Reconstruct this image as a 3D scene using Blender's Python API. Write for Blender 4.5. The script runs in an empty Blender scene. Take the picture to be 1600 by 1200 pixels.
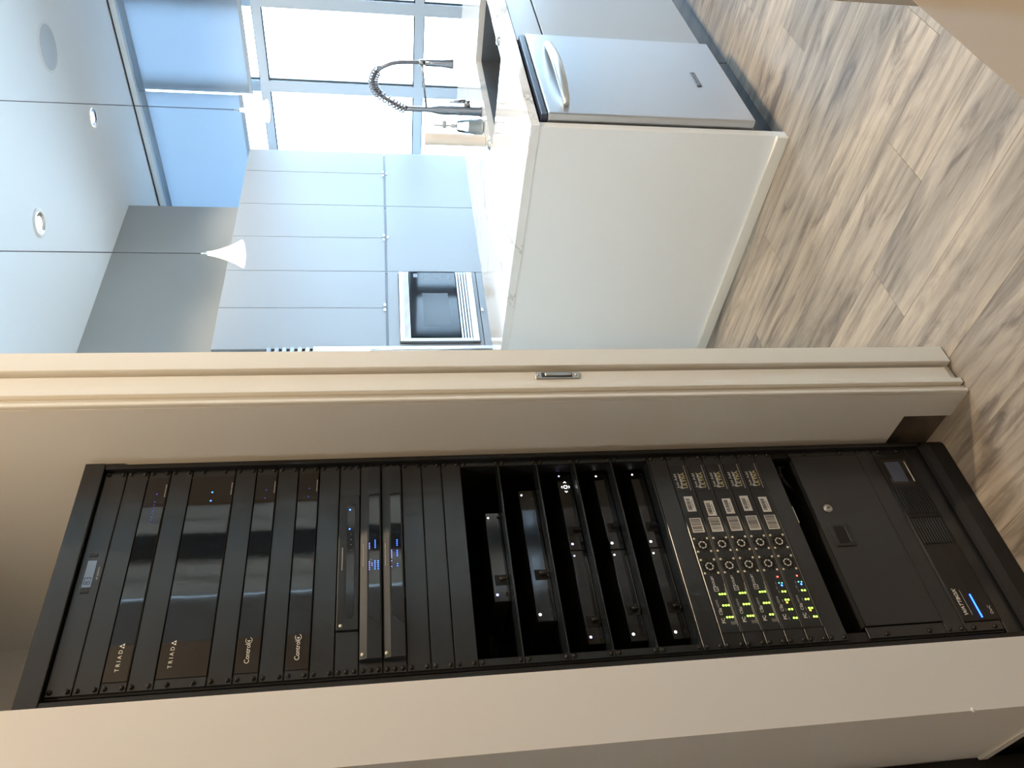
import bpy, bmesh, math, random
from mathutils import Vector, Matrix
random.seed(7)
scene = bpy.context.scene
col = scene.collection
PI = math.pi

# ------------------------------------------------------------------ camera
EYE = 1.38
A, PITCH, ROLL, FPX = 0.749500231, 0.160243109, 0.0143717036, 1237.76
rr = Vector((math.cos(A), -math.sin(A), 0))
ff = Vector((math.sin(A), math.cos(A), 0))
zz = Vector((0, 0, 1))
fwd = ff * math.cos(PITCH) - zz * math.sin(PITCH)
upv = ff * math.sin(PITCH) + zz * math.cos(PITCH)
right = rr * math.cos(ROLL) - upv * math.sin(ROLL)
upr = rr * math.sin(ROLL) + upv * math.cos(ROLL)
cam_d = bpy.data.cameras.new('camera')
cam = bpy.data.objects.new('camera', cam_d)
col.objects.link(cam)
cx, cy, cz = -upr, right, -fwd          # the phone was held sideways: the picture's right is down
cam.matrix_world = Matrix(((cx.x, cy.x, cz.x, 0), (cx.y, cy.y, cz.y, 0), (cx.z, cy.z, cz.z, EYE), (0, 0, 0, 1)))
cam_d.sensor_fit = 'HORIZONTAL'
cam_d.sensor_width = 36.0
cam_d.lens = 36.0 * FPX / 1600.0
cam_d.clip_start = 0.02
cam_d.clip_end = 300
scene.camera = cam

# ------------------------------------------------------------------ world, exposure
world = bpy.data.worlds.new('world')
scene.world = world
world.use_nodes = True
wn = world.node_tree.nodes
wn['Background'].inputs[0].default_value = (0.56, 0.78, 1.0, 1)
wn['Background'].inputs[1].default_value = 10.0
scene.view_settings.view_transform = 'Standard'
scene.view_settings.look = 'None'
scene.view_settings.gamma = 1
scene.view_settings.use_curve_mapping = False
scene.view_settings.exposure = 0.68
scene.cycles.max_bounces = 10
scene.cycles.diffuse_bounces = 6
scene.cycles.caustics_reflective = False
scene.cycles.caustics_refractive = False
scene.cycles.sample_clamp_indirect = 6

LAMP_AISLE = dict(energy=160, color=(1.0, 0.77, 0.50))
LAMP_HALL = dict(energy=72, color=(1.0, 0.75, 0.47))
LAMP_KITCHEN = dict(energy=55, color=(1.0, 0.86, 0.66))

# ------------------------------------------------------------------ helpers
ORIG = {}


def setp(o, label=None, cat=None, group=None, kind=None):
    if label: o['label'] = label
    if cat: o['category'] = cat
    if group: o['group'] = group
    if kind: o['kind'] = kind
    return o


def empty(name, loc, label=None, cat=None, group=None, kind=None):
    o = bpy.data.objects.new(name, None)
    col.objects.link(o)
    o.location = loc
    o.empty_display_size = 0.05
    ORIG[o.as_pointer()] = Vector(loc)
    return setp(o, label, cat, group, kind)


class MB:
    """collects shapes given in world coordinates into one mesh"""
    def __init__(s):
        s.bm = bmesh.new()

    def box(s, x0, x1, y0, y1, z0, z1):
        v = [s.bm.verts.new(p) for p in ((x0, y0, z0), (x1, y0, z0), (x1, y1, z0), (x0, y1, z0),
                                         (x0, y0, z1), (x1, y0, z1), (x1, y1, z1), (x0, y1, z1))]
        for f in ((3, 2, 1, 0), (4, 5, 6, 7), (0, 1, 5, 4), (1, 2, 6, 5), (2, 3, 7, 6), (3, 0, 4, 7)):
            s.bm.faces.new([v[i] for i in f])
        return s

    def bbox(s, x0, x1, y0, y1, z0, z1, r=0.002, seg=2):
        t = bmesh.new()
        v = [t.verts.new(p) for p in ((x0, y0, z0), (x1, y0, z0), (x1, y1, z0), (x0, y1, z0),
                                      (x0, y0, z1), (x1, y0, z1), (x1, y1, z1), (x0, y1, z1))]
        for f in ((3, 2, 1, 0), (4, 5, 6, 7), (0, 1, 5, 4), (1, 2, 6, 5), (2, 3, 7, 6), (3, 0, 4, 7)):
            t.faces.new([v[i] for i in f])
        bmesh.ops.bevel(t, geom=list(t.edges), offset=r, segments=seg, profile=0.5, affect='EDGES')
        s.merge(t)
        return s

    def merge(s, t):
        m = {v: s.bm.verts.new(v.co) for v in t.verts}
        for f in t.faces:
            try:
                nf = s.bm.faces.new([m[v] for v in f.verts])
                nf.smooth = f.smooth
            except ValueError:
                pass
        t.free()

    def lathe(s, prof, c, axis='Z', n=24, cap0=False, cap1=False, smooth=True):
        """prof: list of (radius, height along the axis) from c"""
        c = Vector(c)
        rings = []
        for r, h in prof:
            ring = []
            for i in range(n):
                a = 2 * PI * i / n
                if axis == 'Z': p = (r * math.cos(a), r * math.sin(a), h)
                elif axis == 'Y': p = (r * math.cos(a), h, r * math.sin(a))
                else: p = (h, r * math.cos(a), r * math.sin(a))
                ring.append(s.bm.verts.new(c + Vector(p)))
            rings.append(ring)
        for a, b in zip(rings, rings[1:]):
            for i in range(n):
                f = s.bm.faces.new([a[i], a[(i + 1) % n], b[(i + 1) % n], b[i]])
                f.smooth = smooth
        if cap0: s.bm.faces.new(rings[0][::-1])
        if cap1: s.bm.faces.new(rings[-1])
        return s

    def tube(s, pts, r, n=10, caps=True):
        pts = [Vector(p) for p in pts]
        rad = r if isinstance(r, (list, tuple)) else [r] * len(pts)
        rings = []
        ref = None
        for i, p in enumerate(pts):
            t = (pts[min(i + 1, len(pts) - 1)] - pts[max(i - 1, 0)]).normalized()
            if ref is None:
                ref = Vector((0, 0, 1)) if abs(t.z) < 0.9 else Vector((1, 0, 0))
            u = (ref - t * ref.dot(t)).normalized()
            w = t.cross(u)
            ref = u
            rings.append([s.bm.verts.new(p + (u * math.cos(2 * PI * k / n) + w * math.sin(2 * PI * k / n)) * rad[i]) for k in range(n)])
        for a, b in zip(rings, rings[1:]):
            for k in range(n):
                f = s.bm.faces.new([a[k], a[(k + 1) % n], b[(k + 1) % n], b[k]])
                f.smooth = True
        if caps:
            s.bm.faces.new(rings[0][::-1])
            s.bm.faces.new(rings[-1])
        return s

    def prism(s, poly, y0, y1):
        """poly: (x, z) outline pushed along Y"""
        a = [s.bm.verts.new((x, y0, z)) for x, z in poly]
        b = [s.bm.verts.new((x, y1, z)) for x, z in poly]
        s.bm.faces.new(a)
        s.bm.faces.new(b[::-1])
        n = len(poly)
        for i in range(n):
            s.bm.faces.new([a[(i + 1) % n], a[i], b[i], b[(i + 1) % n]])
        return s

    def build(s, name, mat, parent=None, label=None, cat=None, group=None, kind=None, smooth=False):
        bmesh.ops.recalc_face_normals(s.bm, faces=list(s.bm.faces))
        if parent is not None:
            o0 = ORIG[parent.as_pointer()]
        else:
            vs = [v.co for v in s.bm.verts]
            o0 = Vector(((min(v.x for v in vs) + max(v.x for v in vs)) / 2, (min(v.y for v in vs) + max(v.y for v in vs)) / 2, min(v.z for v in vs)))
        bmesh.ops.translate(s.bm, verts=list(s.bm.verts), vec=-o0)
        me = bpy.data.meshes.new(name)
        s.bm.to_mesh(me)
        s.bm.free()
        me.materials.append(mat)
        o = bpy.data.objects.new(name, me)
        col.objects.link(o)
        if parent is not None:
            o.parent = parent
        else:
            o.location = o0
        ORIG[o.as_pointer()] = o0
        if smooth:
            for p in me.polygons: p.use_smooth = True
        return setp(o, label, cat, group, kind)


def place(name, mesh, parent, loc, scale=None):
    """a piece that shares its mesh, at a world position, under a thing"""
    o = bpy.data.objects.new(name, mesh)
    col.objects.link(o)
    o.parent = parent
    o.location = Vector(loc) - ORIG[parent.as_pointer()]
    if scale: o.scale = scale
    return o


def lettering(s, parent, mat, x, y, z, w=None, h=None, name='lettering', align='LEFT', bold=0.0, face='-Y', shear=0.0):
    """writing as a thin mesh; x,z = lower left of the text on a face turned to -Y"""
    cu = bpy.data.curves.new('t', 'FONT')
    cu.body = s
    cu.size = 1
    cu.extrude = 0.004
    cu.offset = bold
    cu.shear = shear
    cu.resolution_u = 3
    to = bpy.data.objects.new('t', cu)
    col.objects.link(to)
    dg = bpy.context.evaluated_depsgraph_get()
    me = bpy.data.meshes.new_from_object(to.evaluated_get(dg))
    bpy.data.objects.remove(to)
    bpy.data.curves.remove(cu)
    xs = [v.co.x for v in me.vertices]
    ys = [v.co.y for v in me.vertices]
    x0, x1, y0, y1 = min(xs), max(xs), min(ys), max(ys)
    sx = w / (x1 - x0) if w else None
    sy = h / (y1 - y0) if h else None
    sx = sx or sy
    sy = sy or sx
    o0 = ORIG[parent.as_pointer()]
    for v in me.vertices:
        a, b, c = (v.co.x - x0) * sx, (v.co.y - y0) * sy, v.co.z * 0.05
        v.co = Vector((x + a, y - c, z + b)) - o0
    me.name = name
    me.materials.clear()
    me.materials.append(mat)
    o = bpy.data.objects.new(name, me)
    col.objects.link(o)
    o.parent = parent
    ORIG[o.as_pointer()] = o0
    return o


# ------------------------------------------------------------------ materials
MATS = {}


def P(name, c, rough=0.5, metal=0.0, spec=0.5, coat=0.0, emit=None, es=0.0):
    m = bpy.data.materials.new(name)
    m.use_nodes = True
    b = m.node_tree.nodes['Principled BSDF']
    b.inputs['Base Color'].default_value = (*c, 1)
    b.inputs['Roughness'].default_value = rough
    b.inputs['Metallic'].default_value = metal
    b.inputs['Specular IOR Level'].default_value = spec
    b.inputs['Coat Weight'].default_value = coat
    if emit:
        b.inputs['Emission Color'].default_value = (*emit, 1)
        b.inputs['Emission Strength'].default_value = es
    MATS[name] = m
    return m


def bump(m, scale, strength, dist=0.001, stretch=(1, 1, 1), colour=None, coords='Object'):
    """fine relief, and optionally a little colour mottling, on a plain material"""
    nt = m.node_tree
    b = nt.nodes['Principled BSDF']
    tc = nt.nodes.new('ShaderNodeTexCoord')
    mp = nt.nodes.new('ShaderNodeMapping')
    mp.inputs['Scale'].default_value = stretch
    no = nt.nodes.new('ShaderNodeTexNoise')
    no.inputs['Scale'].default_value = scale
    no.inputs['Detail'].default_value = 4
    bu = nt.nodes.new('ShaderNodeBump')
    bu.inputs['Strength'].default_value = strength
    bu.inputs['Distance'].default_value = dist
    nt.links.new(tc.outputs[coords], mp.inputs[0])
    nt.links.new(mp.outputs[0], no.inputs['Vector'])
    nt.links.new(no.outputs['Fac'], bu.inputs['Height'])
    nt.links.new(bu.outputs[0], b.inputs['Normal'])
    if colour:
        c = b.inputs['Base Color'].default_value
        mx = nt.nodes.new('ShaderNodeMix')
        mx.data_type = 'RGBA'
        mx.inputs[6].default_value = c
        mx.inputs[7].default_value = (*colour, 1)
        nt.links.new(no.outputs['Fac'], mx.inputs[0])
        nt.links.new(mx.outputs[2], b.inputs['Base Color'])
    return m


WALL = bump(P('wall_paint', (0.82, 0.78, 0.72), 0.55), 180, 0.06)
TRIM = P('trim_paint', (0.80, 0.76, 0.68), 0.35)
CEIL = bump(P('ceiling_paint', (0.92, 0.93, 0.92), 0.8), 150, 0.05)
GREYW = bump(P('grey_wall_paint', (0.41, 0.41, 0.39), 0.7), 150, 0.05)
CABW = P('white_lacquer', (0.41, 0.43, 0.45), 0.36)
PANELW = bump(P('white_panel_laminate', (0.84, 0.84, 0.83), 0.42), 60, 0.05)
GAPD = P('dark_joint', (0.06, 0.06, 0.06), 0.8)
BLACKP = bump(P('black_powder_coat', (0.008, 0.012, 0.017), 0.27, spec=0.9), 900, 0.08)
BLACKF = P('black_frame_paint', (0.011, 0.012, 0.014), 0.42)
BLACKM = P('matte_black', (0.008, 0.008, 0.009), 0.8)
GLOSS = bump(P('glossy_black_acrylic', (0.008, 0.008, 0.009), 0.03, spec=0.75), 9, 0.05, 0.002)
SATINB = P('satin_black_faceplate', (0.020, 0.024, 0.029), 0.36)
SCREWM = P('black_screw', (0.02, 0.02, 0.022), 0.25, 0.3)
BOXG = P('glossy_box_front', (0.014, 0.015, 0.017), 0.08, spec=0.6)
PRINT = P('white_print', (0.75, 0.75, 0.72), 0.6)
PRINTG = P('grey_print', (0.42, 0.42, 0.42), 0.6)
PRINTD = P('dark_print', (0.006, 0.006, 0.006), 0.6)
PRINTY = P('yellow_print', (0.60, 0.52, 0.22), 0.6)
STICK = P('white_sticker', (0.90, 0.88, 0.82), 0.6)
BARINK = P('barcode_ink', (0.10, 0.09, 0.09), 0.7)
GOLD = P('pale_gold_button', (0.70, 0.66, 0.52), 0.35, 0.5)
CHROME = P('chrome', (0.72, 0.73, 0.75), 0.12, 1.0)
FAUCETM = P('dark_chrome', (0.36, 0.37, 0.40), 0.16, 1.0)
HOSE = P('hose_metal', (0.22, 0.22, 0.25), 0.35, 0.8)
NICKEL = P('nickel_plate', (0.62, 0.60, 0.56), 0.3, 1.0)
STEEL = bump(P('brushed_steel', (0.58, 0.60, 0.63), 0.30, 0.9), 60, 0.06, 0.0005, (1, 1, 0.02))
STEELD = P('sink_steel', (0.20, 0.21, 0.23), 0.38, 0.7)
TOEK = bump(P('dark_metal_toe_kick', (0.07, 0.075, 0.08), 0.22, 0.7), 4, 0.04)
REVEAL = bump(P('brown_metal_base', (0.15, 0.125, 0.10), 0.25, 0.15), 5, 0.05)
MGLASS = P('black_oven_glass', (0.010, 0.012, 0.016), 0.06, spec=0.4)
MWIN = P('oven_window_mesh', (0.05, 0.055, 0.06), 0.15)
LCDG = P('lcd_display', (0.10, 0.13, 0.17), 0.2, emit=(0.45, 0.58, 0.75), es=0.10)
LCDD = P('display_glass', (0.03, 0.03, 0.04), 0.12, emit=(0.40, 0.42, 0.55), es=0.03)
PAPER = bump(P('paper_towel', (0.72, 0.66, 0.60), 0.9), 300, 0.2)
GRILLE = P('speaker_cloth', (0.62, 0.66, 0.68), 0.8)
FRAMEW = P('window_frame', (0.60, 0.66, 0.72), 0.5)
GASK = P('window_gasket', (0.05, 0.06, 0.07), 0.6)
RUBBER = P('cable_rubber', (0.015, 0.015, 0.016), 0.5)
CORD = P('pendant_cord', (0.10, 0.10, 0.10), 0.6)


def led(name, c, s):
    return P(name, (0.02, 0.02, 0.02), 0.4, emit=c, es=s)


L_BLUE = led('led_blue', (0.03, 0.12, 1.0), 7)
L_VIOLET = led('led_violet', (0.22, 0.22, 1.0), 3)
L_DIM = led('led_dim_blue', (0.10, 0.10, 0.9), 0.5)
L_GREEN = led('led_green', (0.42, 1.0, 0.05), 5)
L_CYAN = led('led_cyan', (0.1, 0.9, 0.7), 3)
L_RED = led('led_red', (1.0, 0.05, 0.03), 6)
L_AMBER = led('led_amber', (1.0, 0.40, 0.02), 5)
L_WHITE = led('led_white', (0.9, 0.95, 1.0), 2.5)
L_PALE = led('led_pale_violet', (0.5, 0.5, 1.0), 1.6)
LENS = led('lamp_lens', (1.0, 0.88, 0.68), 6)
GLOW = led('pendant_glass', (1.0, 0.86, 0.62), 2.6)


def nodes(m):
    return m.node_tree.nodes, m.node_tree.links


# clear window glass: see-through with a faint mirror, no caustic noise
WGLASS = bpy.data.materials.new('window_glass')
WGLASS.use_nodes = True
n_, l_ = nodes(WGLASS)
n_.clear()
out = n_.new('ShaderNodeOutputMaterial')
mix = n_.new('ShaderNodeMixShader')
tr = n_.new('ShaderNodeBsdfTransparent')
tr.inputs[0].default_value = (0.95, 0.98, 1.0, 1)
gl = n_.new('ShaderNodeBsdfGlossy')
gl.inputs['Roughness'].default_value = 0.02
fr = n_.new('ShaderNodeFresnel')
fr.inputs[0].default_value = 1.45
l_.new(fr.outputs[0], mix.inputs[0])
l_.new(tr.outputs[0], mix.inputs[1])
l_.new(gl.outputs[0], mix.inputs[2])
l_.new(mix.outputs[0], out.inputs[0])

# bottle plastic
CLEAR = P('clear_bottle', (0.80, 0.86, 0.86), 0.08)
CLEAR.node_tree.nodes['Principled BSDF'].inputs['Transmission Weight'].default_value = 0.8

# roller shade cloth: lets daylight through
def cloth(name, front, through):
    m = bpy.data.materials.new(name)
    m.use_nodes = True
    n, l = nodes(m)
    n.clear()
    out = n.new('ShaderNodeOutputMaterial')
    ad = n.new('ShaderNodeMixShader')
    df = n.new('ShaderNodeBsdfDiffuse')
    df.inputs[0].default_value = (*front, 1)
    tl = n.new('ShaderNodeBsdfTranslucent')
    tl.inputs[0].default_value = (*through, 1)
    ad.inputs[0].default_value = 0.55
    l.new(df.outputs[0], ad.inputs[1])
    l.new(tl.outputs[0], ad.inputs[2])
    l.new(ad.outputs[0], out.inputs[0])
    return m


SHADE = cloth('shade_cloth', (0.62, 0.72, 0.80), (0.45, 0.49, 0.54))
SHADEW = cloth('white_shade_cloth', (0.8, 0.8, 0.78), (0.85, 0.72, 0.60))
HEM = P('shade_hem', (0.42, 0.47, 0.52), 0.7)


def wood_plank():
    m = bpy.data.materials.new('plank_wood')
    m.use_nodes = True
    n, l = nodes(m)
    b = n['Principled BSDF']
    b.inputs['Roughness'].default_value = 0.42
    oi = n.new('ShaderNodeObjectInfo')
    ge = n.new('ShaderNodeNewGeometry')
    comb = n.new('ShaderNodeCombineXYZ')
    mul = n.new('ShaderNodeMath'); mul.operation = 'MULTIPLY'; mul.inputs[1].default_value = 37.0
    mul2 = n.new('ShaderNodeMath'); mul2.operation = 'MULTIPLY'; mul2.inputs[1].default_value = 91.0
    l.new(oi.outputs['Random'], mul.inputs[0])
    l.new(oi.outputs['Random'], mul2.inputs[0])
    l.new(mul.outputs[0], comb.inputs[0])
    l.new(mul2.outputs[0], comb.inputs[1])
    add = n.new('ShaderNodeVectorMath'); add.operation = 'ADD'
    l.new(ge.outputs['Position'], add.inputs[0])
    l.new(comb.outputs[0], add.inputs[1])

    def noise(sc, scale, det=6, rough=0.6, dist=0.0):
        mp = n.new('ShaderNodeMapping')
        mp.inputs['Scale'].default_value = sc
        no = n.new('ShaderNodeTexNoise')
        no.inputs['Scale'].default_value = scale
        no.inputs['Detail'].default_value = det
        no.inputs['Roughness'].default_value = rough
        no.inputs['Distortion'].default_value = dist
        l.new(add.outputs[0], mp.inputs[0])
        l.new(mp.outputs[0], no.inputs['Vector'])
        return no

    def ramp(src, stops):
        r = n.new('ShaderNodeValToRGB')
        r.color_ramp.elements[0].position = stops[0][0]
        r.color_ramp.elements[0].color = (*stops[0][1], 1)
        r.color_ramp.elements[1].position = stops[-1][0]
        r.color_ramp.elements[1].color = (*stops[-1][1], 1)
        for p, c in stops[1:-1]:
            e = r.color_ramp.elements.new(p)
            e.color = (*c, 1)
        l.new(src, r.inputs[0])
        return r

    broad = noise((1.0, 0.16, 1), 7.5, 5, 0.6, 0.9)
    fine = noise((1.0, 0.045, 1), 46, 8, 0.75, 0.4)
    dark = noise((1.0, 0.22, 1), 9.5, 7, 0.62, 1.6)
    base = ramp(broad.outputs['Fac'], [(0.30, (0.215, 0.190, 0.168)), (0.46, (0.345, 0.300, 0.255)), (0.60, (0.470, 0.405, 0.335)), (0.75, (0.42, 0.372, 0.322))])
    grain = ramp(fine.outputs['Fac'], [(0.34, (0.54, 0.52, 0.50)), (0.52, (1, 1, 1)), (0.72, (1.16, 1.14, 1.11))])
    stain = ramp(dark.outputs['Fac'], [(0.35, (0.36, 0.36, 0.38)), (0.44, (0.80, 0.80, 0.81)), (0.53, (1, 1, 1))])
    m1 = n.new('ShaderNodeMix'); m1.data_type = 'RGBA'; m1.blend_type = 'MULTIPLY'; m1.inputs[0].default_value = 0.85
    l.new(base.outputs[0], m1.inputs[6]); l.new(grain.outputs[0], m1.inputs[7])
    m2 = n.new('ShaderNodeMix'); m2.data_type = 'RGBA'; m2.blend_type = 'MULTIPLY'; m2.inputs[0].default_value = 0.8
    l.new(m1.outputs[2], m2.inputs[6]); l.new(stain.outputs[0], m2.inputs[7])
    tone = ramp(oi.outputs['Random'], [(0.0, (0.84, 0.85, 0.86)), (0.35, (1.06, 1.03, 0.99)), (0.7, (0.93, 0.93, 0.93)), (1.0, (1.12, 1.09, 1.04))])
    m3 = n.new('ShaderNodeMix'); m3.data_type = 'RGBA'; m3.blend_type = 'MULTIPLY'; m3.inputs[0].default_value = 1.0
    l.new(m2.outputs[2], m3.inputs[6]); l.new(tone.outputs[0], m3.inputs[7])
    l.new(m3.outputs[2], b.inputs['Base Color'])
    bu = n.new('ShaderNodeBump')
    bu.inputs['Strength'].default_value = 0.15
    bu.inputs['Distance'].default_value = 0.001
    l.new(fine.outputs['Fac'], bu.inputs['Height'])
    l.new(bu.outputs[0], b.inputs['Normal'])
    return m


PLANK = wood_plank()


def marble(name='white_marble', base=(0.80, 0.785, 0.76), vein=(0.46, 0.44, 0.42)):
    m = P(name, base, 0.06, spec=0.6)
    n, l = nodes(m)
    b = n['Principled BSDF']
    ge = n.new('ShaderNodeNewGeometry')
    no = n.new('ShaderNodeTexNoise')
    no.inputs['Scale'].default_value = 1.7
    no.inputs['Detail'].default_value = 8
    no.inputs['Roughness'].default_value = 0.62
    no.inputs['Distortion'].default_value = 1.2
    l.new(ge.outputs['Position'], no.inputs['Vector'])
    sub = n.new('ShaderNodeMath'); sub.operation = 'SUBTRACT'; sub.inputs[1].default_value = 0.5
    ab = n.new('ShaderNodeMath'); ab.operation = 'ABSOLUTE'
    l.new(no.outputs['Fac'], sub.inputs[0]); l.new(sub.outputs[0], ab.inputs[0])
    r = n.new('ShaderNodeValToRGB')
    e = r.color_ramp.elements
    e[0].position = 0.0; e[0].color = (*vein, 1)
    e[1].position = 0.014; e[1].color = (*base, 1)
    l.new(ab.outputs[0], r.inputs[0])
    # the veins fade in and out
    n2 = n.new('ShaderNodeTexNoise'); n2.inputs['Scale'].default_value = 3.0
    l.new(ge.outputs['Position'], n2.inputs['Vector'])
    r2 = n.new('ShaderNodeValToRGB')
    r2.color_ramp.elements[0].position = 0.48; r2.color_ramp.elements[1].position = 0.62
    l.new(n2.outputs['Fac'], r2.inputs[0])
    mx = n.new('ShaderNodeMix'); mx.data_type = 'RGBA'
    mx.inputs[6].default_value = (*base, 1)
    l.new(r2.outputs[0], mx.inputs[0]); l.new(r.outputs[0], mx.inputs[7])
    l.new(mx.outputs[2], b.inputs['Base Color'])
    return m


MARBLE = marble()
SHADED_STONE = marble('shaded_marble', (0.53, 0.455, 0.365), (0.22, 0.20, 0.18))  # darker tan stone colour stands in for the shade on the near counter

# ------------------------------------------------------------------ the room
CEILZ = 3.5
XW = 6.90                       # window wall
YG = 4.18                       # grey wall behind the tall cabinets
XL, YB = -1.70, -2.20           # walls behind the camera
CLX, CLY = 1.13, 2.29           # closet side wall face, closet back wall
JY = 1.26                       # front of the wall end with the pocket door
JXR = 1.275                     # kitchen side of that wall

floor = MB().box(XL, XW, YB, 4.95, -0.03, -0.004).build('floor', GAPD, kind='structure')
t = MB().bbox(-0.0997, 0.0997, -0.5997, 0.5997, -0.010, 0.0, 0.0005, 1)
pm = bpy.data.meshes.new('plank'); t.bm.to_mesh(pm); t.bm.free(); pm.materials.append(PLANK)
known = {1: 1.30, 2: 1.01, 4: 1.62, 6: 1.035, 0: 0.62, 3: 0.72, 5: 0.55}
k = -15
while True:
    x0, x1 = 1.235 + 0.2 * k, 1.235 + 0.2 * (k + 1)
    k += 1
    if x0 >= XW: break
    if x1 <= XL: continue
    kk = k - 1
    j = known.get(kk, (kk * 0.437) % 1.2)
    y = j - 1.2 * math.ceil((j - YB) / 1.2)
    while y < 4.95:
        a, b = max(y, YB), min(y + 1.2, 4.95)
        xa, xb = max(x0, XL), min(x1, XW)
        if b - a > 0.03 and xb - xa > 0.02:
            place('plank', pm, floor, ((xa + xb) / 2, (a + b) / 2, 0.0), ((xb - xa) / 0.2, (b - a) / 1.2, 1))
        y += 1.2

MB().box(XL, XW + 0.25, YB, 5.0, CEILZ, CEILZ + 0.1).build('ceiling', CEIL, kind='structure')
MB().box(XL - 0.1, XL, YB - 0.1, 5.0, 0, CEILZ).build('wall_left', WALL, kind='structure')
rw = MB()
for xa, xb in ((XL, 2.36), (2.68, 2.80), (3.08, 3.30), (3.55, XW + 0.15)):  # leaves openings for the added rear windows
    rw.box(xa, xb, YB - 0.1, YB, 0, CEILZ)
for xa, xb in ((2.36, 2.68), (2.80, 3.08), (3.30, 3.55)):
    rw.box(xa, xb, YB - 0.1, YB, 0, 0.25).box(xa, xb, YB - 0.1, YB, 3.25, CEILZ)
rw.build('wall_rear', WALL, kind='structure')
MB().box(1.20, 1.34, YB, 0.428, 0, CEILZ).build('wall_hall', WALL, kind='structure')
MB().box(JXR, 6.03, YG, YG + 0.12, 0, CEILZ).build('wall_kitchen', GREYW, kind='structure')
MB().box(5.93, 6.03, YG + 0.12, 4.95, 0, CEILZ).build('wall_return', GREYW, kind='structure')
MB().box(5.93, XW + 0.25, 4.95, 5.05, 0, CEILZ).build('wall_alcove', GREYW, kind='structure')

# closet: right wall with the sliding door in its thickness, back wall, left wall end
w = MB()
w.box(CLX, 1.153, 1.3505, YG, 0.13, CEILZ)
w.box(CLX, 1.153, JY + 0.0125, 1.3505, 0.0, CEILZ)
closet_r = w.build('wall_closet_right', WALL, kind='structure')
MB().box(1.139, 1.153, 1.3505, YG, 0.0, 0.13).build('reveal_base', REVEAL, closet_r)
MB().box(1.1300, 1.1365, 1.3505, CLY, 0.126, 0.130).build('edge_bead', TRIM, closet_r)
MB().bbox(CLX, 1.141, JY, JY + 0.0125, 0.0, CEILZ, 0.002, 1).build('corner_bead', TRIM, closet_r)
MB().box(1.141, 1.153, JY + 0.007, JY + 0.0125, 0.0, CEILZ).build('jamb_step', TRIM, closet_r)
MB().box(XL, CLX, CLY, CLY + 0.1, 0, CEILZ).build('wall_closet_back', WALL, kind='structure')
MB().box(1.153, JXR, YG - 0.02, YG + 0.12, 0, CEILZ).build('wall_end', WALL, kind='structure')

door = empty('door_1', (1.20, 1.3, 0), kind='structure')
MB().bbox(1.155, 1.170, JY - 0.004, 1.36, 0.004, CEILZ, 0.0015, 1).build('jamb', TRIM, door)
slab = MB().bbox(1.1705, 1.2115, JY + 0.002, 2.20, 0.022, CEILZ - 0.02, 0.0015, 1).build('door_slab', TRIM, door)
MB().bbox(1.2225, JXR, JY - 0.006, 1.36, 0.003, CEILZ, 0.0015, 1).build('jamb', TRIM, door)
MB().box(1.2225, JXR, 1.36, YG - 0.02, 0.0, CEILZ).build('pocket_lining', TRIM, door)
MB().box(1.2115, 1.2225, 1.30, 1.36, 0.0, CEILZ).build('pocket_slot', GAPD, door)
MB().bbox(1.172, 1.221, JY + 0.010, JY + 0.06, 0.002, 0.020, 0.001, 1).build('floor_guide', TRIM, door)
# edge pull: a plate with a long slot and a recessed bar
pl = MB().bbox(1.1875, 1.2085, JY - 0.0005, JY + 0.0017, 0.946, 1.046, 0.0006, 1).build('edge_pull', NICKEL, slab, label='brushed nickel edge pull')
MB().box(1.1915, 1.2050, JY - 0.0010, JY - 0.0004, 0.962, 1.032).build('pull_slot', GAPD, door)
MB().bbox(1.1935, 1.2025, JY - 0.0040, JY - 0.0008, 0.964, 1.024, 0.001, 1).build('pull_bar', NICKEL, door)
for z in (0.953, 1.040):
    MB().lathe([(0.0, -0.0016), (0.0026, -0.0014), (0.003, 0.0)], (1.198, JY - 0.0005, z), 'Y', 10).build('screw', NICKEL, door)

# left wall end beside the rack
SX = 1.055
lx0, lx1, ly = 0.404 * SX, 0.5255 * SX, 1.26 * SX
w = MB()
w.box(lx0, lx1, ly, 1.62, 0.165, CEILZ)
w.box(lx0, lx1, 1.62, CLY, 0.165, CEILZ)
left = w.build('wall_closet_left', WALL, kind='structure')
MB().box(lx0 + 0.012, lx1 - 0.012, ly + 0.012, CLY, 0.0, 0.165).build('reveal_base', TOEK, left)
MB().bbox(lx0 - 0.006, lx0 + 0.010, ly, 1.62, 0.150, 0.172, 0.002, 1).build('edge_bead', TRIM, left)
MB().box(lx0 - 0.05, lx0 - 0.001, 1.62, CLY, 0.0, 2.6).build('shadow_panel', BLACKM, left)  # black sheet stands in for the shadowed opening beyond the wall
# chipped paint on the corner of the wall end
chip = MB().lathe([(0.0, -0.0012), (0.003, -0.001), (0.0045, 0.0)], (lx0 + 0.0015, ly, 0.352), 'Y', 9).build('paint_chip', P('bare_plaster', (0.9, 0.88, 0.82), 0.8), left)

# ---------------- window wall
FW = 0.10


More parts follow.
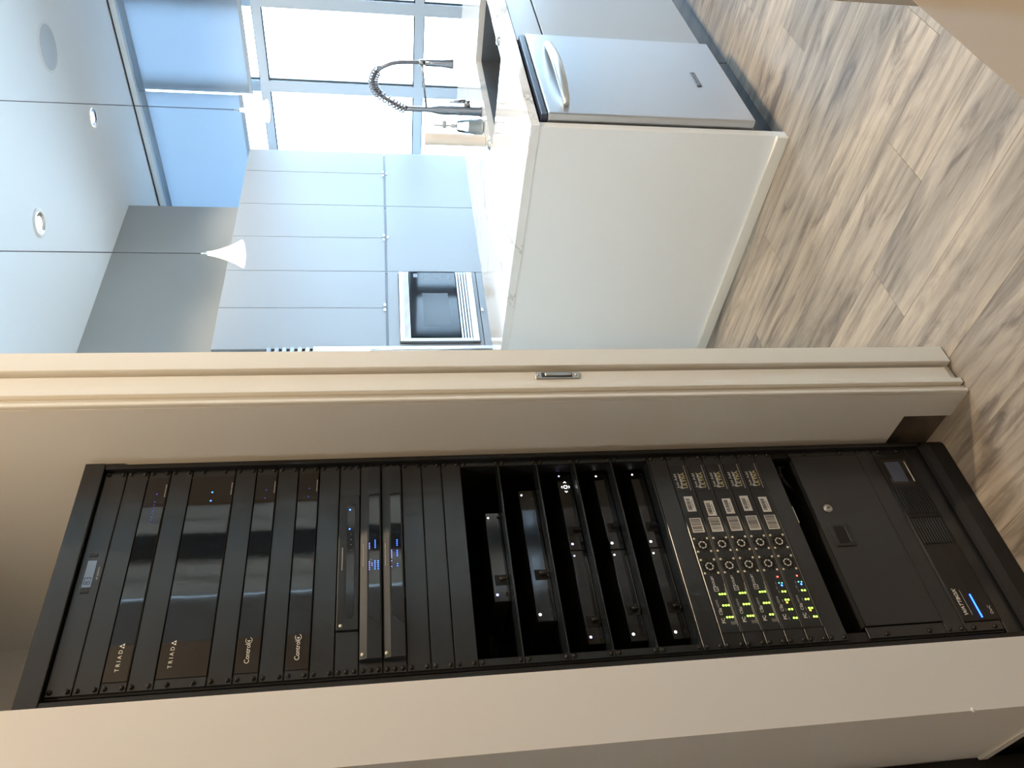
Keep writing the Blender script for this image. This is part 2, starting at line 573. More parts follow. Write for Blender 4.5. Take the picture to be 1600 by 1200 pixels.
def window(name, y0, y1):
    o = empty(name, (XW, (y0 + y1) / 2, 0), kind='structure')
    f = MB()
    for z0, z1 in ((0.0, 0.12), (1.00, 1.075), (2.345, 2.415), (CEILZ - 0.08, CEILZ)):
        MB().box(XW, XW + FW, y0 + 0.05, y1 - 0.05, z0, z1).build('transom', FRAMEW, o)
    for yy in (y0, y1):
        s = 1 if yy == y0 else -1
        MB().box(XW, XW + FW, min(yy, yy + s * 0.05), max(yy, yy + s * 0.05), 0, CEILZ).build('mullion', FRAMEW, o)
    f.bm.free()
    for z0, z1 in ((0.12, 1.00), (1.075, 2.345), (2.415, CEILZ - 0.08)):
        MB().box(XW + 0.045, XW + 0.051, y0 + 0.05, y1 - 0.05, z0, z1).build('pane', WGLASS, o)
        g = MB()
        a, b, q = y0 + 0.05, y1 - 0.05, 0.009
        g.box(XW + 0.03, XW + 0.044, a, a + q, z0, z1).box(XW + 0.03, XW + 0.044, b - q, b, z0, z1)
        g.box(XW + 0.03, XW + 0.044, a + q, b - q, z0, z0 + q).box(XW + 0.03, XW + 0.044, a + q, b - q, z1 - q, z1)
        g.build('gasket', GASK, o)
    return o


ys = [4.97, 3.50, 2.765, 2.03, 1.295, 0.56, -0.175, -0.91, -1.645, -2.2]
for i in range(7):
    window('window_%d' % (i + 1), ys[i + 1], ys[i])
MB().box(XW, XW + 0.15, YB, ys[7], 0, CEILZ).build('wall_right', WALL, kind='structure')
MB().box(6.80, XW, YB, 4.95, CEILZ - 0.055, CEILZ - 0.012).build('trim_1', CEIL, kind='structure')
MB().box(6.792, XW, YB, 4.95, CEILZ - 0.012, CEILZ - 0.004).build('shadow_gap_strip', GAPD, kind='structure')  # dark strip painted in for the shadow gap above the fascia


def shade(y0, y1, hem, label):
    o = empty('roller_shade', (6.84, (y0 + y1) / 2, hem), label, 'shade')
    MB().box(6.838, 6.8395, y0, y1, hem + 0.03, CEILZ - 0.09).build('shade_cloth', SHADE, o)
    MB().bbox(6.832, 6.846, y0, y1, hem, hem + 0.032, 0.003, 1).build('hem_bar', HEM, o)
    MB().lathe([(0.028, y0), (0.028, y1)], (6.85, 0, CEILZ - 0.088), 'Y', 14, True, True).build('roller_tube', SHADE, o)
    return o


shade(2.02, 3.544, 2.48, 'blue-lit roller shade lowered a little further than its neighbour')
shade(3.562, 4.94, 2.575, 'blue-lit roller shade ending at the grey wall, pulled up higher')
shade(0.56, 1.97, 2.48, 'roller shade over the window past the faucet end')

# ------------------------------------------------------------------ lamps
def downlight(x, y, label, lamp, on=True, group=None):
    o = empty('downlight', (x, y, CEILZ), label, 'ceiling light', group)
    MB().lathe([(0.094, -0.0005), (0.092, -0.006), (0.078, -0.012), (0.074, -0.010), (0.064, -0.001)], (x, y, CEILZ), 'Z', 32).build('trim_ring', CEIL, o)
    MB().lathe([(0.064, -0.0012), (0.0, -0.0010)], (x, y, CEILZ), 'Z', 32).build('lens', LENS, o)
    MB().lathe([(0.066, -0.010), (0.052, -0.0035), (0.040, -0.002)], (x, y, CEILZ), 'Z', 32).build('reflector', CHROME, o)
    ld = bpy.data.lights.new('lamp', 'SPOT')
    ld.energy = lamp['energy']
    ld.color = lamp['color']
    ld.spot_size = math.radians(125)
    ld.spot_blend = 0.7
    ld.shadow_soft_size = 0.045
    lo = bpy.data.objects.new('lamp', ld)
    col.objects.link(lo)
    lo.parent = o
    lo.location = (0, 0, -0.06)
    return o


downlight(4.432, 3.216, 'lit recessed ceiling downlight above the tall cabinet with the microwave', LAMP_KITCHEN)
downlight(5.805, 3.25, 'lit recessed ceiling downlight close to the window shades', LAMP_KITCHEN)
downlight(2.48, 0.19, 'recessed downlight over the aisle beside the dishwasher', LAMP_AISLE)
downlight(0.45, 0.50, 'recessed hall downlight in front of the rack closet', LAMP_HALL)
downlight(4.0, 0.66, 'recessed downlight over the aisle beside the sink cabinet', LAMP_KITCHEN)

sx, sy = 5.40, 2.54
o = empty('ceiling_speaker', (sx, sy, CEILZ), 'round flush ceiling speaker with pale grille', 'speaker')
MB().lathe([(0.150, 0.0), (0.150, -0.006), (0.143, -0.008), (0.141, -0.006)], (sx, sy, CEILZ), 'Z', 40).build('rim', CEIL, o)
MB().lathe([(0.141, -0.006), (0.07, -0.0075), (0.0, -0.008)], (sx, sy, CEILZ), 'Z', 40).build('grille', GRILLE, o)


def pendant(x, y, label):
    o = empty('pendant_lamp', (x, y, 1.96), label, 'pendant light')
    MB().lathe([(0.0, -0.03), (0.05, -0.028), (0.055, 0.0)], (x, y, CEILZ), 'Z', 24).build('canopy', CHROME, o)
    MB().tube([(x, y, CEILZ - 0.02), (x, y, 2.135)], 0.0022, 8).build('cord', CORD, o)
    MB().lathe([(0.002, 0.182), (0.004, 0.176), (0.004, 0.166), (0.006, 0.162), (0.0085, 0.156), (0.0085, 0.150)], (x, y, 1.962), 'Z', 16, True, True).build('cap', CHROME, o)
    MB().lathe([(0.0085, 0.152), (0.011, 0.135), (0.020, 0.100), (0.032, 0.066), (0.045, 0.036), (0.057, 0.016), (0.060, 0.011), (0.057, 0.006), (0.03, 0.001), (0.0, -0.001)], (x, y, 1.962), 'Z', 32, True).build('glass_cone', GLOW, o)
    return o


pendant(2.833, 2.2, 'lit white glass cone pendant hanging in front of the grey wall')
pendant(4.063, 2.2, 'lit white glass cone pendant hanging in front of the window')

# ------------------------------------------------------------------ tall cabinets, microwave, fridge
YC = 3.622
CT = 2.445
GAPZ = 1.352


def cab_door(x0, x1, z0, z1, parent, pull=None):
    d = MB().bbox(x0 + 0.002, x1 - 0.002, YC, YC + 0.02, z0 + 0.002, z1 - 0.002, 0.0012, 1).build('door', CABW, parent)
    if pull:
        px, pz = pull
        MB().bbox(px - 0.014, px + 0.014, YC - 0.006, YC - 0.0003, pz - 0.007, pz + 0.007, 0.001, 1).build('tab_pull', CHROME, d)
    return d


def tall_cab(x0, x1, label):
    o = empty('tall_cabinet', ((x0 + x1) / 2, YC + 0.3, 0), label, 'cabinet')
    return o


TK = 0.10
c1 = tall_cab(5.285, 6.06, 'white tall cabinet at the window end of the wall of cabinets')
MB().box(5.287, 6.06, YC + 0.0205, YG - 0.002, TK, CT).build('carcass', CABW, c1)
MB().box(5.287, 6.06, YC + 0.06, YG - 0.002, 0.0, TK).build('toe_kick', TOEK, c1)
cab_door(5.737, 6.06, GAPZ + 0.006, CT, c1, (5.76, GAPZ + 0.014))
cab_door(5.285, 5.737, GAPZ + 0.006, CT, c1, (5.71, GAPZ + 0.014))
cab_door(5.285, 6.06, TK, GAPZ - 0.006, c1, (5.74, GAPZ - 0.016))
c2 = tall_cab(4.483, 5.285, 'white tall cabinet between the window-end unit and the microwave unit')
MB().box(4.485, 5.283, YC + 0.0205, YG - 0.002, TK, CT).build('carcass', CABW, c2)
MB().box(4.485, 5.283, YC + 0.06, YG - 0.002, 0.0, TK).build('toe_kick', TOEK, c2)
cab_door(4.874, 5.285, GAPZ + 0.006, CT, c2, (4.90, GAPZ + 0.014))
cab_door(4.483, 4.874, GAPZ + 0.006, CT, c2, (4.85, GAPZ + 0.014))
cab_door(4.483, 5.285, TK, GAPZ - 0.006, c2, (4.88, GAPZ - 0.016))
c3 = tall_cab(3.69, 4.483, 'white tall cabinet holding the built-in microwave')
k3 = MB()
k3.box(3.70, 4.481, YC + 0.0205, YG - 0.002, TK, 0.74).box(3.70, 4.481, YC + 0.0205, YG - 0.002, 1.28, CT)
k3.box(3.70, 3.745, YC + 0.0205, YG - 0.002, 0.74, 1.28).box(4.45, 4.481, YC + 0.0205, YG - 0.002, 0.74, 1.28)
k3.build('carcass', CABW, c3)
MB().box(3.70, 4.481, YC + 0.06, YG - 0.002, 0.0, TK).build('toe_kick', TOEK, c3)
cab_door(4.093, 4.483, GAPZ + 0.006, CT, c3, (4.12, GAPZ + 0.014))
cab_door(3.70, 4.093, GAPZ + 0.006, CT, c3, (4.07, GAPZ + 0.014))
cab_door(3.70, 4.483, TK, 0.718, c3, (4.07, 0.704))
fr_ = MB()
fr_.box(3.702, 4.481, YC, YC + 0.02, 1.272, GAPZ - 0.008).box(3.702, 4.481, YC, YC + 0.02, 0.722, 0.744)
fr_.box(3.702, 3.742, YC, YC + 0.02, 0.744, 1.272).box(4.458, 4.481, YC, YC + 0.02, 0.744, 1.272)
fr_.build('niche_frame', CABW, c3)

mw = empty('microwave', (4.1, YC, 0.75), 'built-in microwave with black glass door and steel louvred trim', 'microwave')
mx0, mx1, mz0, mz1 = 3.744, 4.456, 0.748, 1.268
MB().box(3.76, 4.44, YC + 0.001, YC + 0.40, 0.76, 1.26).build('body', BLACKM, mw)
tf = MB()
tf.bbox(mx0, mx1, YC - 0.022, YC - 0.002, 1.235, mz1, 0.003, 1)
tf.bbox(mx0, mx1, YC - 0.022, YC - 0.002, mz0, 0.792, 0.003, 1)
tf.bbox(mx0, mx0 + 0.030, YC - 0.022, YC - 0.002, 0.792, 1.235, 0.002, 1)
tf.build('trim_frame', STEEL, mw)
for z0, z1 in ((1.199, 1.235), (0.792, 0.868)):
    nb = 4
    st = (z1 - z0) / nb
    for i in range(nb):
        MB().bbox(mx0 + 0.030, mx1 - 0.002, YC - 0.020, YC - 0.008, z0 + i * st + st * 0.22, z0 + (i + 1) * st - st * 0.12, 0.001, 1).build('louvre', STEEL, mw)
    MB().box(mx0 + 0.030, mx1 - 0.002, YC - 0.006, YC, z0, z1).build('louvre_backing', GAPD, mw)
md = MB().bbox(mx0 + 0.032, mx1 - 0.006, YC - 0.028, YC - 0.001, 0.870, 1.198, 0.004, 2).build('door', MGLASS, mw)
MB().box(3.885, 4.215, YC - 0.0286, YC - 0.0279, 0.935, 1.110).build('window', MWIN, md)
MB().box(4.385, 4.425, YC - 0.0288, YC - 0.0279, 1.135, 1.165).build('clock_display', led('microwave_clock', (0.45, 0.65, 1.0), 0.35), md)
kp = MB()
for i in range(3):
    for j in range(12):
        if (i * 5 + j * 3) % 7 == 0: continue
        kp.box(4.363 + i * 0.020, 4.373 + i * 0.020, YC - 0.0287, YC - 0.0279, 1.118 - j * 0.0195, 1.124 - j * 0.0195)
kp.build('keypad_marks', PRINTG, md)
MB().box(4.440, 4.447, YC - 0.0290, YC - 0.0279, 0.872, 1.196).build('door_edge', BLACKM, md)

fg = empty('refrigerator', (3.2, 3.9, 0), 'built-in steel refrigerator with a slatted top grille', 'refrigerator')
MB().box(2.78, 3.687, YC + 0.02, YG - 0.002, 0.0, 2.13).build('body', STEEL, fg)
MB().bbox(2.78, 3.687, YC - 0.035, YC + 0.018, 0.10, 1.82, 0.004, 2).build('door', STEEL, fg)
MB().tube([(3.60, YC - 0.04, 0.6), (3.60, YC - 0.08, 0.63), (3.60, YC - 0.08, 1.45), (3.60, YC - 0.04, 1.48)], 0.012, 12).build('handle', CHROME, fg)
MB().box(2.79, 3.68, YC, YC + 0.019, 1.84, 2.12).build('grille_backing', GAPD, fg)
for i in range(6):
    MB().bbox(2.785, 3.687, YC - 0.03, YC, 1.838 + i * 0.047, 1.866 + i * 0.047, 0.003, 1).build('grille_slat', STEEL, fg)
MB().box(2.76, 3.695, YC + 0.05, YG - 0.002, 2.15, CT).build('cabinet_bridge', CABW, None, 'white cabinet bridging over the refrigerator', 'cabinet')

# ------------------------------------------------------------------ island
IX0, IY0, IY1, IX1 = 2.338, 1.283, 2.462, 4.75
CZ = 0.897
# worktop with the sink cut-out
sx0, sx1, sy0, sy1 = 3.10, 3.935, 1.412, 1.812
wt = MB()
zs0, zs1 = CZ - 0.030, CZ
bmw = wt.bm
xs = [IX0 - 0.004, sx0, sx1, IX1]
yv = [IY0 - 0.006, sy0, sy1, IY1]
V = [[[bmw.verts.new((x, y, z)) for z in (zs0, zs1)] for y in yv] for x in xs]
for i in range(3):
    for j in range(3):
        if i == 1 and j == 1: continue
        for kz in (0, 1):
            bmw.faces.new([V[i][j][kz], V[i + 1][j][kz], V[i + 1][j + 1][kz], V[i][j + 1][kz]])
for i in range(3):
    bmw.faces.new([V[i][0][0], V[i + 1][0][0], V[i + 1][0][1], V[i][0][1]])
    bmw.faces.new([V[i][3][0], V[i + 1][3][0], V[i + 1][3][1], V[i][3][1]])
    bmw.faces.new([V[0][i][0], V[0][i + 1][0], V[0][i + 1][1], V[0][i][1]])
    bmw.faces.new([V[3][i][0], V[3][i + 1][0], V[3][i + 1][1], V[3][i][1]])
bmw.faces.new([V[1][1][0], V[2][1][0], V[2][1][1], V[1][1][1]])
bmw.faces.new([V[1][2][0], V[2][2][0], V[2][2][1], V[1][2][1]])
bmw.faces.new([V[1][1][0], V[1][2][0], V[1][2][1], V[1][1][1]])
bmw.faces.new([V[2][1][0], V[2][2][0], V[2][2][1], V[2][1][1]])
wt.build('worktop', MARBLE, None, 'polished white marble worktop of the sink island', 'countertop')

sk = empty('sink', (3.5, 1.61, CZ - 0.25), 'undermount steel sink basin in the island worktop', 'sink')
sb = MB()
q = 0.008
for (a0, a1, b0, b1) in ((sx0 - q, sx0, sy0, sy1), (sx1, sx1 + q, sy0, sy1), (sx0 - q, sx1 + q, sy0 - q, sy0), (sx0 - q, sx1 + q, sy1, sy1 + q)):
    sb.box(a0, a1, b0, b1, CZ - 0.25, zs0 - 0.001)
sb.box(sx0 - q, sx1 + q, sy0 - q, sy1 + q, CZ - 0.258, CZ - 0.25)
sb.build('basin', STEELD, sk)
MB().lathe([(0.0, 0.003), (0.03, 0.003), (0.045, 0.001), (0.05, 0.0)], (3.52, 1.65, CZ - 0.25), 'Z', 24).build('drain', CHROME, sk)

ep = empty('island_end_panel', (IX0 + 0.015, (IY0 + IY1) / 2, 0), 'tall white end panel of the island with a low white base strip', 'panel')
MB().bbox(IX0, IX0 + 0.030, IY0, IY1 - 0.01, 0.0, zs0, 0.001, 1).build('panel_board', PANELW, ep)
MB().bbox(IX0 - 0.016, IX0, IY0 - 0.002, IY1 - 0.01, 0.0, 0.042, 0.001, 1).build('base_strip', TRIM, ep)

dw = empty('dishwasher', (2.66, 1.55, 0), 'stainless steel dishwasher built into the island beside the end panel', 'dishwasher')
dx0, dx1 = 2.377, 2.975
DF = IY0 - 0.030
MB().box(dx0 + 0.002, dx1 - 0.002, IY0 + 0.012, IY0 + 0.56, 0.11, 0.855).build('tub', BLACKM, dw)
MB().bbox(dx0, dx1, DF + 0.006, IY0 + 0.010, 0.838, 0.858, 0.002, 1).build('control_strip', P('dark_blue_console', (0.03, 0.04, 0.07), 0.3), dw)
dd = MB().bbox(dx0, dx1, DF, IY0 + 0.010, 0.112, 0.836, 0.004, 2).build('door', STEEL, dw)
hp = []
for i in range(17):
    tt = i / 16
    hp.append((2.425 + tt * 0.46, DF - 0.004 - 0.034 * math.sin(PI * tt) ** 0.7, 0.768))
MB().tube(hp, [0.010 + 0.008 * math.sin(PI * i / 16) ** 0.6 for i in range(17)], 14).build('handle', NICKEL, dd)
bx0 = 2.608
bd = MB().bbox(bx0, bx0 + 0.105, DF - 0.0035, DF - 0.0003, 0.238, 0.256, 0.001, 1).build('badge', P('dark_badge', (0.05, 0.06, 0.08), 0.3), dd)
lettering('KitchenAid', bd, PRINTG, bx0 + 0.012, DF - 0.0036, 0.242, w=0.082, h=0.010)
MB().box(dx0, dx1, IY0 + 0.045, IY0 + 0.055, 0.0, 0.11).build('toe_panel', TOEK, dw)

sc_ = empty('sink_base_cabinet', (3.45, 1.5, 0), 'white cabinet under the sink with drawer fronts above doors', 'cabinet')
cb = MB()
cb.box(2.982, 2.998, IY0 + 0.022, IY1 - 0.30, 0.11, zs0 - 0.001).box(4.70, 4.72, IY0 + 0.022, IY1 - 0.30, 0.11, zs0 - 0.001)
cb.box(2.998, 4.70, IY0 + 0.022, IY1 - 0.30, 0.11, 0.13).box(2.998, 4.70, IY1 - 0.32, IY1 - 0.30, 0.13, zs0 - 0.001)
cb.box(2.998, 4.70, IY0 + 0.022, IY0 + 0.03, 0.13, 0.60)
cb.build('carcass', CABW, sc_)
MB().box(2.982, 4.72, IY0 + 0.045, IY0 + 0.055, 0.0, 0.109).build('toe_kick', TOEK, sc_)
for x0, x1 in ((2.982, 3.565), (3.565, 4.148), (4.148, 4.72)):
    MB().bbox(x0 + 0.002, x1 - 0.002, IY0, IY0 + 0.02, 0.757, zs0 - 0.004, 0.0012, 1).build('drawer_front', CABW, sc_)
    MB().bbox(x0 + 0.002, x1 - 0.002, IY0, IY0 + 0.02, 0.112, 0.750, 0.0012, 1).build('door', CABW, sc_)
MB().bbox(IX0 + 0.032, 4.72, IY1 - 0.29, IY1 - 0.27, 0.0, zs0 - 0.001, 0.001, 1).build('island_back_panel', PANELW, None, 'white panel closing the far side of the island', 'panel')

# faucet
fx, fy = 3.540, 1.876
fa = empty('faucet', (fx, fy, CZ), 'chrome pull-down kitchen faucet with a coiled spring neck', 'faucet')
MB().lathe([(0.026, 0.0), (0.026, 0.004), (0.0215, 0.012), (0.0215, 0.20), (0.018, 0.222), (0.0125, 0.245), (0.0125, 0.365), (0.010, 0.368)], (fx, fy, CZ), 'Z', 24, True, True).build('column', FAUCETM, fa)
arc = [(1.878, 1.262), (1.866, 1.292), (1.846, 1.326), (1.815, 1.376), (1.792, 1.397), (1.765, 1.408), (1.738, 1.408), (1.710, 1.397), (1.690, 1.380), (1.672, 1.352), (1.660, 1.322), (1.653, 1.285), (1.650, 1.232), (1.648, 1.200)]
fine_ = []
for i in range(len(arc) - 1):
    p0 = arc[max(i - 1, 0)]; p1 = arc[i]; p2 = arc[i + 1]; p3 = arc[min(i + 2, len(arc) - 1)]
    for s in range(6):
        u = s / 6
        fine_.append(tuple(0.5 * (2 * p1[c] + (p2[c] - p0[c]) * u + (2 * p0[c] - 5 * p1[c] + 4 * p2[c] - p3[c]) * u * u + (3 * p1[c] - p0[c] - 3 * p2[c] + p3[c]) * u ** 3) for c in (0, 1)))
fine_.append(arc[-1])
MB().tube([(fx, y, z) for y, z in fine_], 0.0085, 10).build('hose', HOSE, fa)
coil = []
nc = 17
half = fine_[:46]
for i in range(nc * 14):
    u = i / (nc * 14 - 1) * (len(half) - 1)
    a = min(int(u), len(half) - 2); fr2 = u - a
    y = half[a][0] * (1 - fr2) + half[a + 1][0] * fr2
    z = half[a][1] * (1 - fr2) + half[a + 1][1] * fr2
    ty, tz = half[a + 1][0] - half[a][0], half[a + 1][1] - half[a][1]
    ln = math.hypot(ty, tz); ny, nz = -tz / ln, ty / ln
    ang = 2 * PI * i / 14
    r = 0.0195
    coil.append((fx + r * math.cos(ang), y + ny * r * math.sin(ang), z + nz * r * math.sin(ang)))
MB().tube(coil, 0.0036, 6).build('spring', HOSE, fa)
MB().lathe([(0.0, 0.145), (0.009, 0.145), (0.011, 0.13), (0.0155, 0.128), (0.0165, 0.06), (0.0165, 0.045), (0.022, 0.006), (0.0225, 0.0), (0.0, 0.0)], (fx, 1.649, 1.046), 'Z', 20).build('spray_head', FAUCETM, fa)
MB().lathe([(0.013, -0.012), (0.013, 0.012)], (fx, 1.648, 1.19), 'Z', 16, True, True).build('collar', FAUCETM, fa)
MB().tube([(fx, 1.862, 1.163), (fx, 1.66, 1.188)], 0.005, 8).build('support_rod', FAUCETM, fa)
MB().bbox(fx - 0.009, fx + 0.009, 1.672, 1.694, 1.372, 1.392, 0.003, 1).build('hose_clip', FAUCETM, fa)
MB().tube([(fx + 0.008, fy - 0.018, 0.968), (fx + 0.018, fy - 0.046, 0.968)], 0.015, 14).build('valve_hub', FAUCETM, fa)
MB().tube([(fx + 0.016, fy - 0.040, 0.975), (fx + 0.014, fy - 0.036, 1.055)], [0.009, 0.006], 10).build('handle', FAUCETM, fa)

# soap bottle, canister, switch buttons on the worktop
bxx, byy = 3.437, 1.90
bt = empty('soap_bottle', (bxx, byy, CZ), 'clear pump soap bottle standing behind the sink', 'bottle')
MB().lathe([(0.0, 0.002), (0.034, 0.002), (0.037, 0.010), (0.036, 0.025), (0.031, 0.075), (0.026, 0.118), (0.022, 0.124), (0.008, 0.128), (0.008, 0.136)], (bxx, byy, CZ), 'Z', 28, False, True).build('body', WGLASS, bt)
MB().lathe([(0.033, 0.004), (0.033, 0.012), (0.028, 0.070), (0.0, 0.071)], (bxx, byy, CZ), 'Z', 28, True).build('soap', P('pale_soap', (0.86, 0.90, 0.90), 0.3), bt)
MB().lathe([(0.009, 0.130), (0.010, 0.150), (0.004, 0.155), (0.004, 0.175)], (bxx, byy, CZ), 'Z', 16, False, True).build('collar', PRINTG, bt)
MB().bbox(bxx - 0.010, bxx + 0.010, byy - 0.022, byy + 0.010, CZ + 0.175, CZ + 0.195, 0.004, 2).build('pump_head', PRINTG, bt)
MB().lathe([(0.004, 0.195), (0.004, 0.235)], (bxx, byy, CZ), 'Z', 12, True, True).build('pump_stem', PRINTG, bt)
pr = empty('canister', (3.33, 1.91, CZ), 'tall tan cylindrical canister on the worktop beside the soap bottle', 'canister')
MB().lathe([(0.0, 0.001), (0.0265, 0.001), (0.027, 0.004), (0.027, 0.268)], (3.33, 1.91, CZ), 'Z', 32).build('body', PAPER, pr)
MB().lathe([(0.0275, 0.262), (0.0275, 0.279), (0.025, 0.282), (0.0, 0.282)], (3.33, 1.91, CZ), 'Z', 32).build('lid', PAPER, pr)
o = empty('air_switch_button', (3.185, 1.845, CZ), 'small chrome push button set into the worktop by the sink corner', 'button')
MB().lathe([(0.024, 0.0), (0.024, 0.006), (0.016, 0.010), (0.0, 0.010)], (3.185, 1.842, CZ), 'Z', 20).build('cap', CHROME, o)
MB().lathe([(0.028, 0.0), (0.028, 0.003), (0.024, 0.003)], (3.185, 1.842, CZ), 'Z', 20).build('ring', NICKEL, o)
o = empty('sink_stopper', (3.21, 1.386, CZ), 'chrome ring-handled stopper lying on the worktop in front of the sink', 'stopper')
MB().lathe([(0.0, 0.007), (0.014, 0.007), (0.020, 0.003), (0.020, 0.0)], (3.205, 1.386, CZ), 'Z', 20).build('disc', CHROME, o)
MB().tube([(3.205 + 0.030 * math.cos(a), 1.386 + 0.0105 * math.sin(a), CZ + 0.009) for a in [2 * PI * i / 18 for i in range(19)]], 0.002, 6).build('ring_handle', CHROME, o)

# ------------------------------------------------------------------ near counter and the run behind it
MB().bbox(-0.35, 1.198, -0.55, 0.246, CZ - 0.030, CZ, 0.0015, 1).build('worktop', SHADED_STONE, None, 'polished marble counter with painted-in shade across the aisle from the island', 'countertop')
nb_ = empty('counter_base_cabinet', (0.35, -0.15, 0), 'white cabinet base under the marble counter by the hall', 'cabinet')
MB().box(-0.33, 1.19, -0.53, 0.15, 0.10, CZ - 0.031).build('carcass', CABW, nb_)
MB().box(-0.30, 1.19, -0.50, 0.10, 0.0, 0.10).build('toe_kick', TOEK, nb_)
for i in range(3):
    MB().bbox(-0.33 + i * 0.507, 0.174 + i * 0.507, 0.152, 0.172, 0.11, CZ - 0.035, 0.001, 1).build('door', CABW, nb_)
# narrow shaded windows added behind the camera for the glossy rack panels to mirror
for i, (x0, x1) in enumerate(((2.80, 3.08), (3.30, 3.55), (2.36, 2.68))):
    o = empty('window_%d' % (8 + i), ((x0 + x1) / 2, YB, 0.25), kind='structure')
    mid = (x0 + x1) / 2
    MB().box(x0, x0 + 0.012, YB - 0.08, YB - 0.02, 0.25, 3.25).build('frame', FRAMEW, o)
    MB().box(x1 - 0.012, x1, YB - 0.08, YB - 0.02, 0.25, 3.25).build('frame', FRAMEW, o)
    MB().box(mid - 0.005, mid + 0.005, YB - 0.08, YB - 0.001, 0.25, 3.25).build('mullion', GASK, o)
    MB().box(x0 + 0.012, x1 - 0.012, YB - 0.055, YB - 0.049, 0.25, 3.25).build('pane', WGLASS, o)
    sh = empty('roller_shade', (mid, YB - 0.01, 0.3), ('middle one of three fully lowered shades added on the rear wall for reflections', 'fully lowered shade added for reflections on the rear wall toward the window wall', 'fully lowered shade added for reflections on the rear wall toward the hall')[i], 'shade')
    MB().box(x0 + 0.004, x1 - 0.004, YB + 0.003, YB + 0.0045, 0.33, 3.25).build('shade_cloth', SHADEW, sh)
    MB().box(x0 + 0.004, x1 - 0.004, YB + 0.001, YB + 0.010, 0.30, 0.33).build('hem_bar', HEM, sh)
TEAL = P('dark_teal_panel', (0.03, 0.05, 0.055), 0.4)  # unseen panels added to give the rack reflections their dark bands
for x0, x1, lb in ((1.80, 2.35, 'dark teal panel added for reflections on the hall side of the rear shades'), (3.09, 3.29, 'dark teal panel added for reflections between two rear shades'), (3.56, 4.1, 'dark teal panel added for reflections on the window side of the rear shades')):
    MB().bbox(x0, x1, YB + 0.001, YB + 0.03, 0, 3.2, 0.003, 1).build('reflection_panel', TEAL, None, lb, 'panel')

# ------------------------------------------------------------------ equipment rack
RX, RY, RZ, U, RW = 0.6187, 1.4414, 1.967, 0.04445, 0.4826
PT = 0.003


def ax(a): return RX + a / 1000.0
def uz(u): return RZ - u * U


rk = empty('equipment_rack', (RX + RW / 2, RY + 0.3, 0), 'tall black floor-standing equipment rack filling the closet', 'rack')
PF = RY - 0.0114
ox0, ox1 = RX - 0.0250, RX + RW + 0.0120
MB().bbox(ox0, RX - 0.0120, PF, RY + 0.62, 0.058, 1.968, 0.002, 1).build('post', BLACKF, rk)
MB().bbox(RX + RW + 0.0005, ox1, PF, RY + 0.62, 0.058, 1.968, 0.002, 1).build('post', BLACKF, rk)
for x0, x1 in ((RX - 0.004, RX + 0.016), (RX + RW - 0.016, RX + RW + 0.0003)):
    MB().box(x0, x1, RY + 0.0040, RY + 0.030, 0.10, 1.967).build('rail', BLACKF, rk)
MB().bbox(ox0 - 0.003, ox1 + 0.003, PF - 0.001, RY + 0.62, 1.9685, 2.008, 0.0012, 1).build('top_cap', BLACKP, rk)
MB().bbox(ox0 + 0.012, ox1 - 0.012, PF + 0.0105, RY + 0.03, 0.0575, uz(42) - 0.001, 0.0015, 1).build('bottom_panel', BLACKP, rk)
# plinth with rounded front corners
pts = []
x0, x1, y0, y1, r = ox0 - 0.006, ox1 + 0.001, PF - 0.012, RY + 0.62, 0.026
for cxx, cyy, a0 in ((x0 + r, y0 + r, PI), (x1 - r, y0 + r, 1.5 * PI)):
    for i in range(7):
        a = a0 + i / 6 * PI / 2
        pts.append((cxx + r * math.cos(a), cyy + r * math.sin(a)))
pts += [(x1, y1), (x0, y1)]
pb = MB()
lo_ = [pb.bm.verts.new((x, y, 0.001)) for x, y in pts]
mi_ = [pb.bm.verts.new((x, y, 0.042)) for x, y in pts]
xc, yc = (x0 + x1) / 2, (y0 + y1) / 2
hi_ = [pb.bm.verts.new((xc + (x - xc) * 0.975, yc + (y - yc) * 0.972, 0.057)) for x, y in pts]
for a, b in ((lo_, mi_), (mi_, hi_)):
    for i in range(len(pts)):
        pb.bm.faces.new([a[i], a[(i + 1) % len(pts)], b[(i + 1) % len(pts)], b[i]])
pb.bm.faces.new(lo_[::-1]); pb.bm.faces.new(hi_)
pb.build('plinth', P('matte_plinth', (0.011, 0.011, 0.012), 0.7), rk)
MB().box(ox0, ox1, RY + 0.621, RY + 0.625, 0.06, 2.0).build('back_panel', BLACKM, rk)

# pan-head screw, shared
sm = MB().lathe([(0.0, -0.0042), (0.0022, -0.0040), (0.0040, -0.0026), (0.0048, 0.0)], (0, 0, 0), 'Y', 12)
sm.box(-0.0022, 0.0022, -0.0046, -0.0038, -0.0005, 0.0005).box(-0.0005, 0.0005, -0.0046, -0.0038, -0.0022, 0.0022)
scm = bpy.data.meshes.new('screw'); sm.bm.to_mesh(scm); sm.bm.free(); scm.materials.append(SCREWM)


def screws(o, us, y=RY, al=8.0, ar=474.6):
    for u in us:
        for a in (al, ar):
            place('screw', scm, o, (ax(a), y - 0.0001, uz(u)))


def ends(u0, n):
    return (u0 + 0.18, u0 + n - 0.18)


G = 0.0009
FLAT = {}


def faceplate(o, u0, n, mat=BLACKP, name='faceplate', a0=0.0, a1=482.6, r=0.0008):
    return MB().bbox(ax(a0), ax(a1), RY, RY + PT, uz(u0 + n) + G, uz(u0) - G, r, 1).build(name, mat, o)


def unit(name, u0, n, label, cat, group=None):
    return empty(name, (RX + RW / 2, RY + 0.02, uz(u0 + n)), label, cat, group)


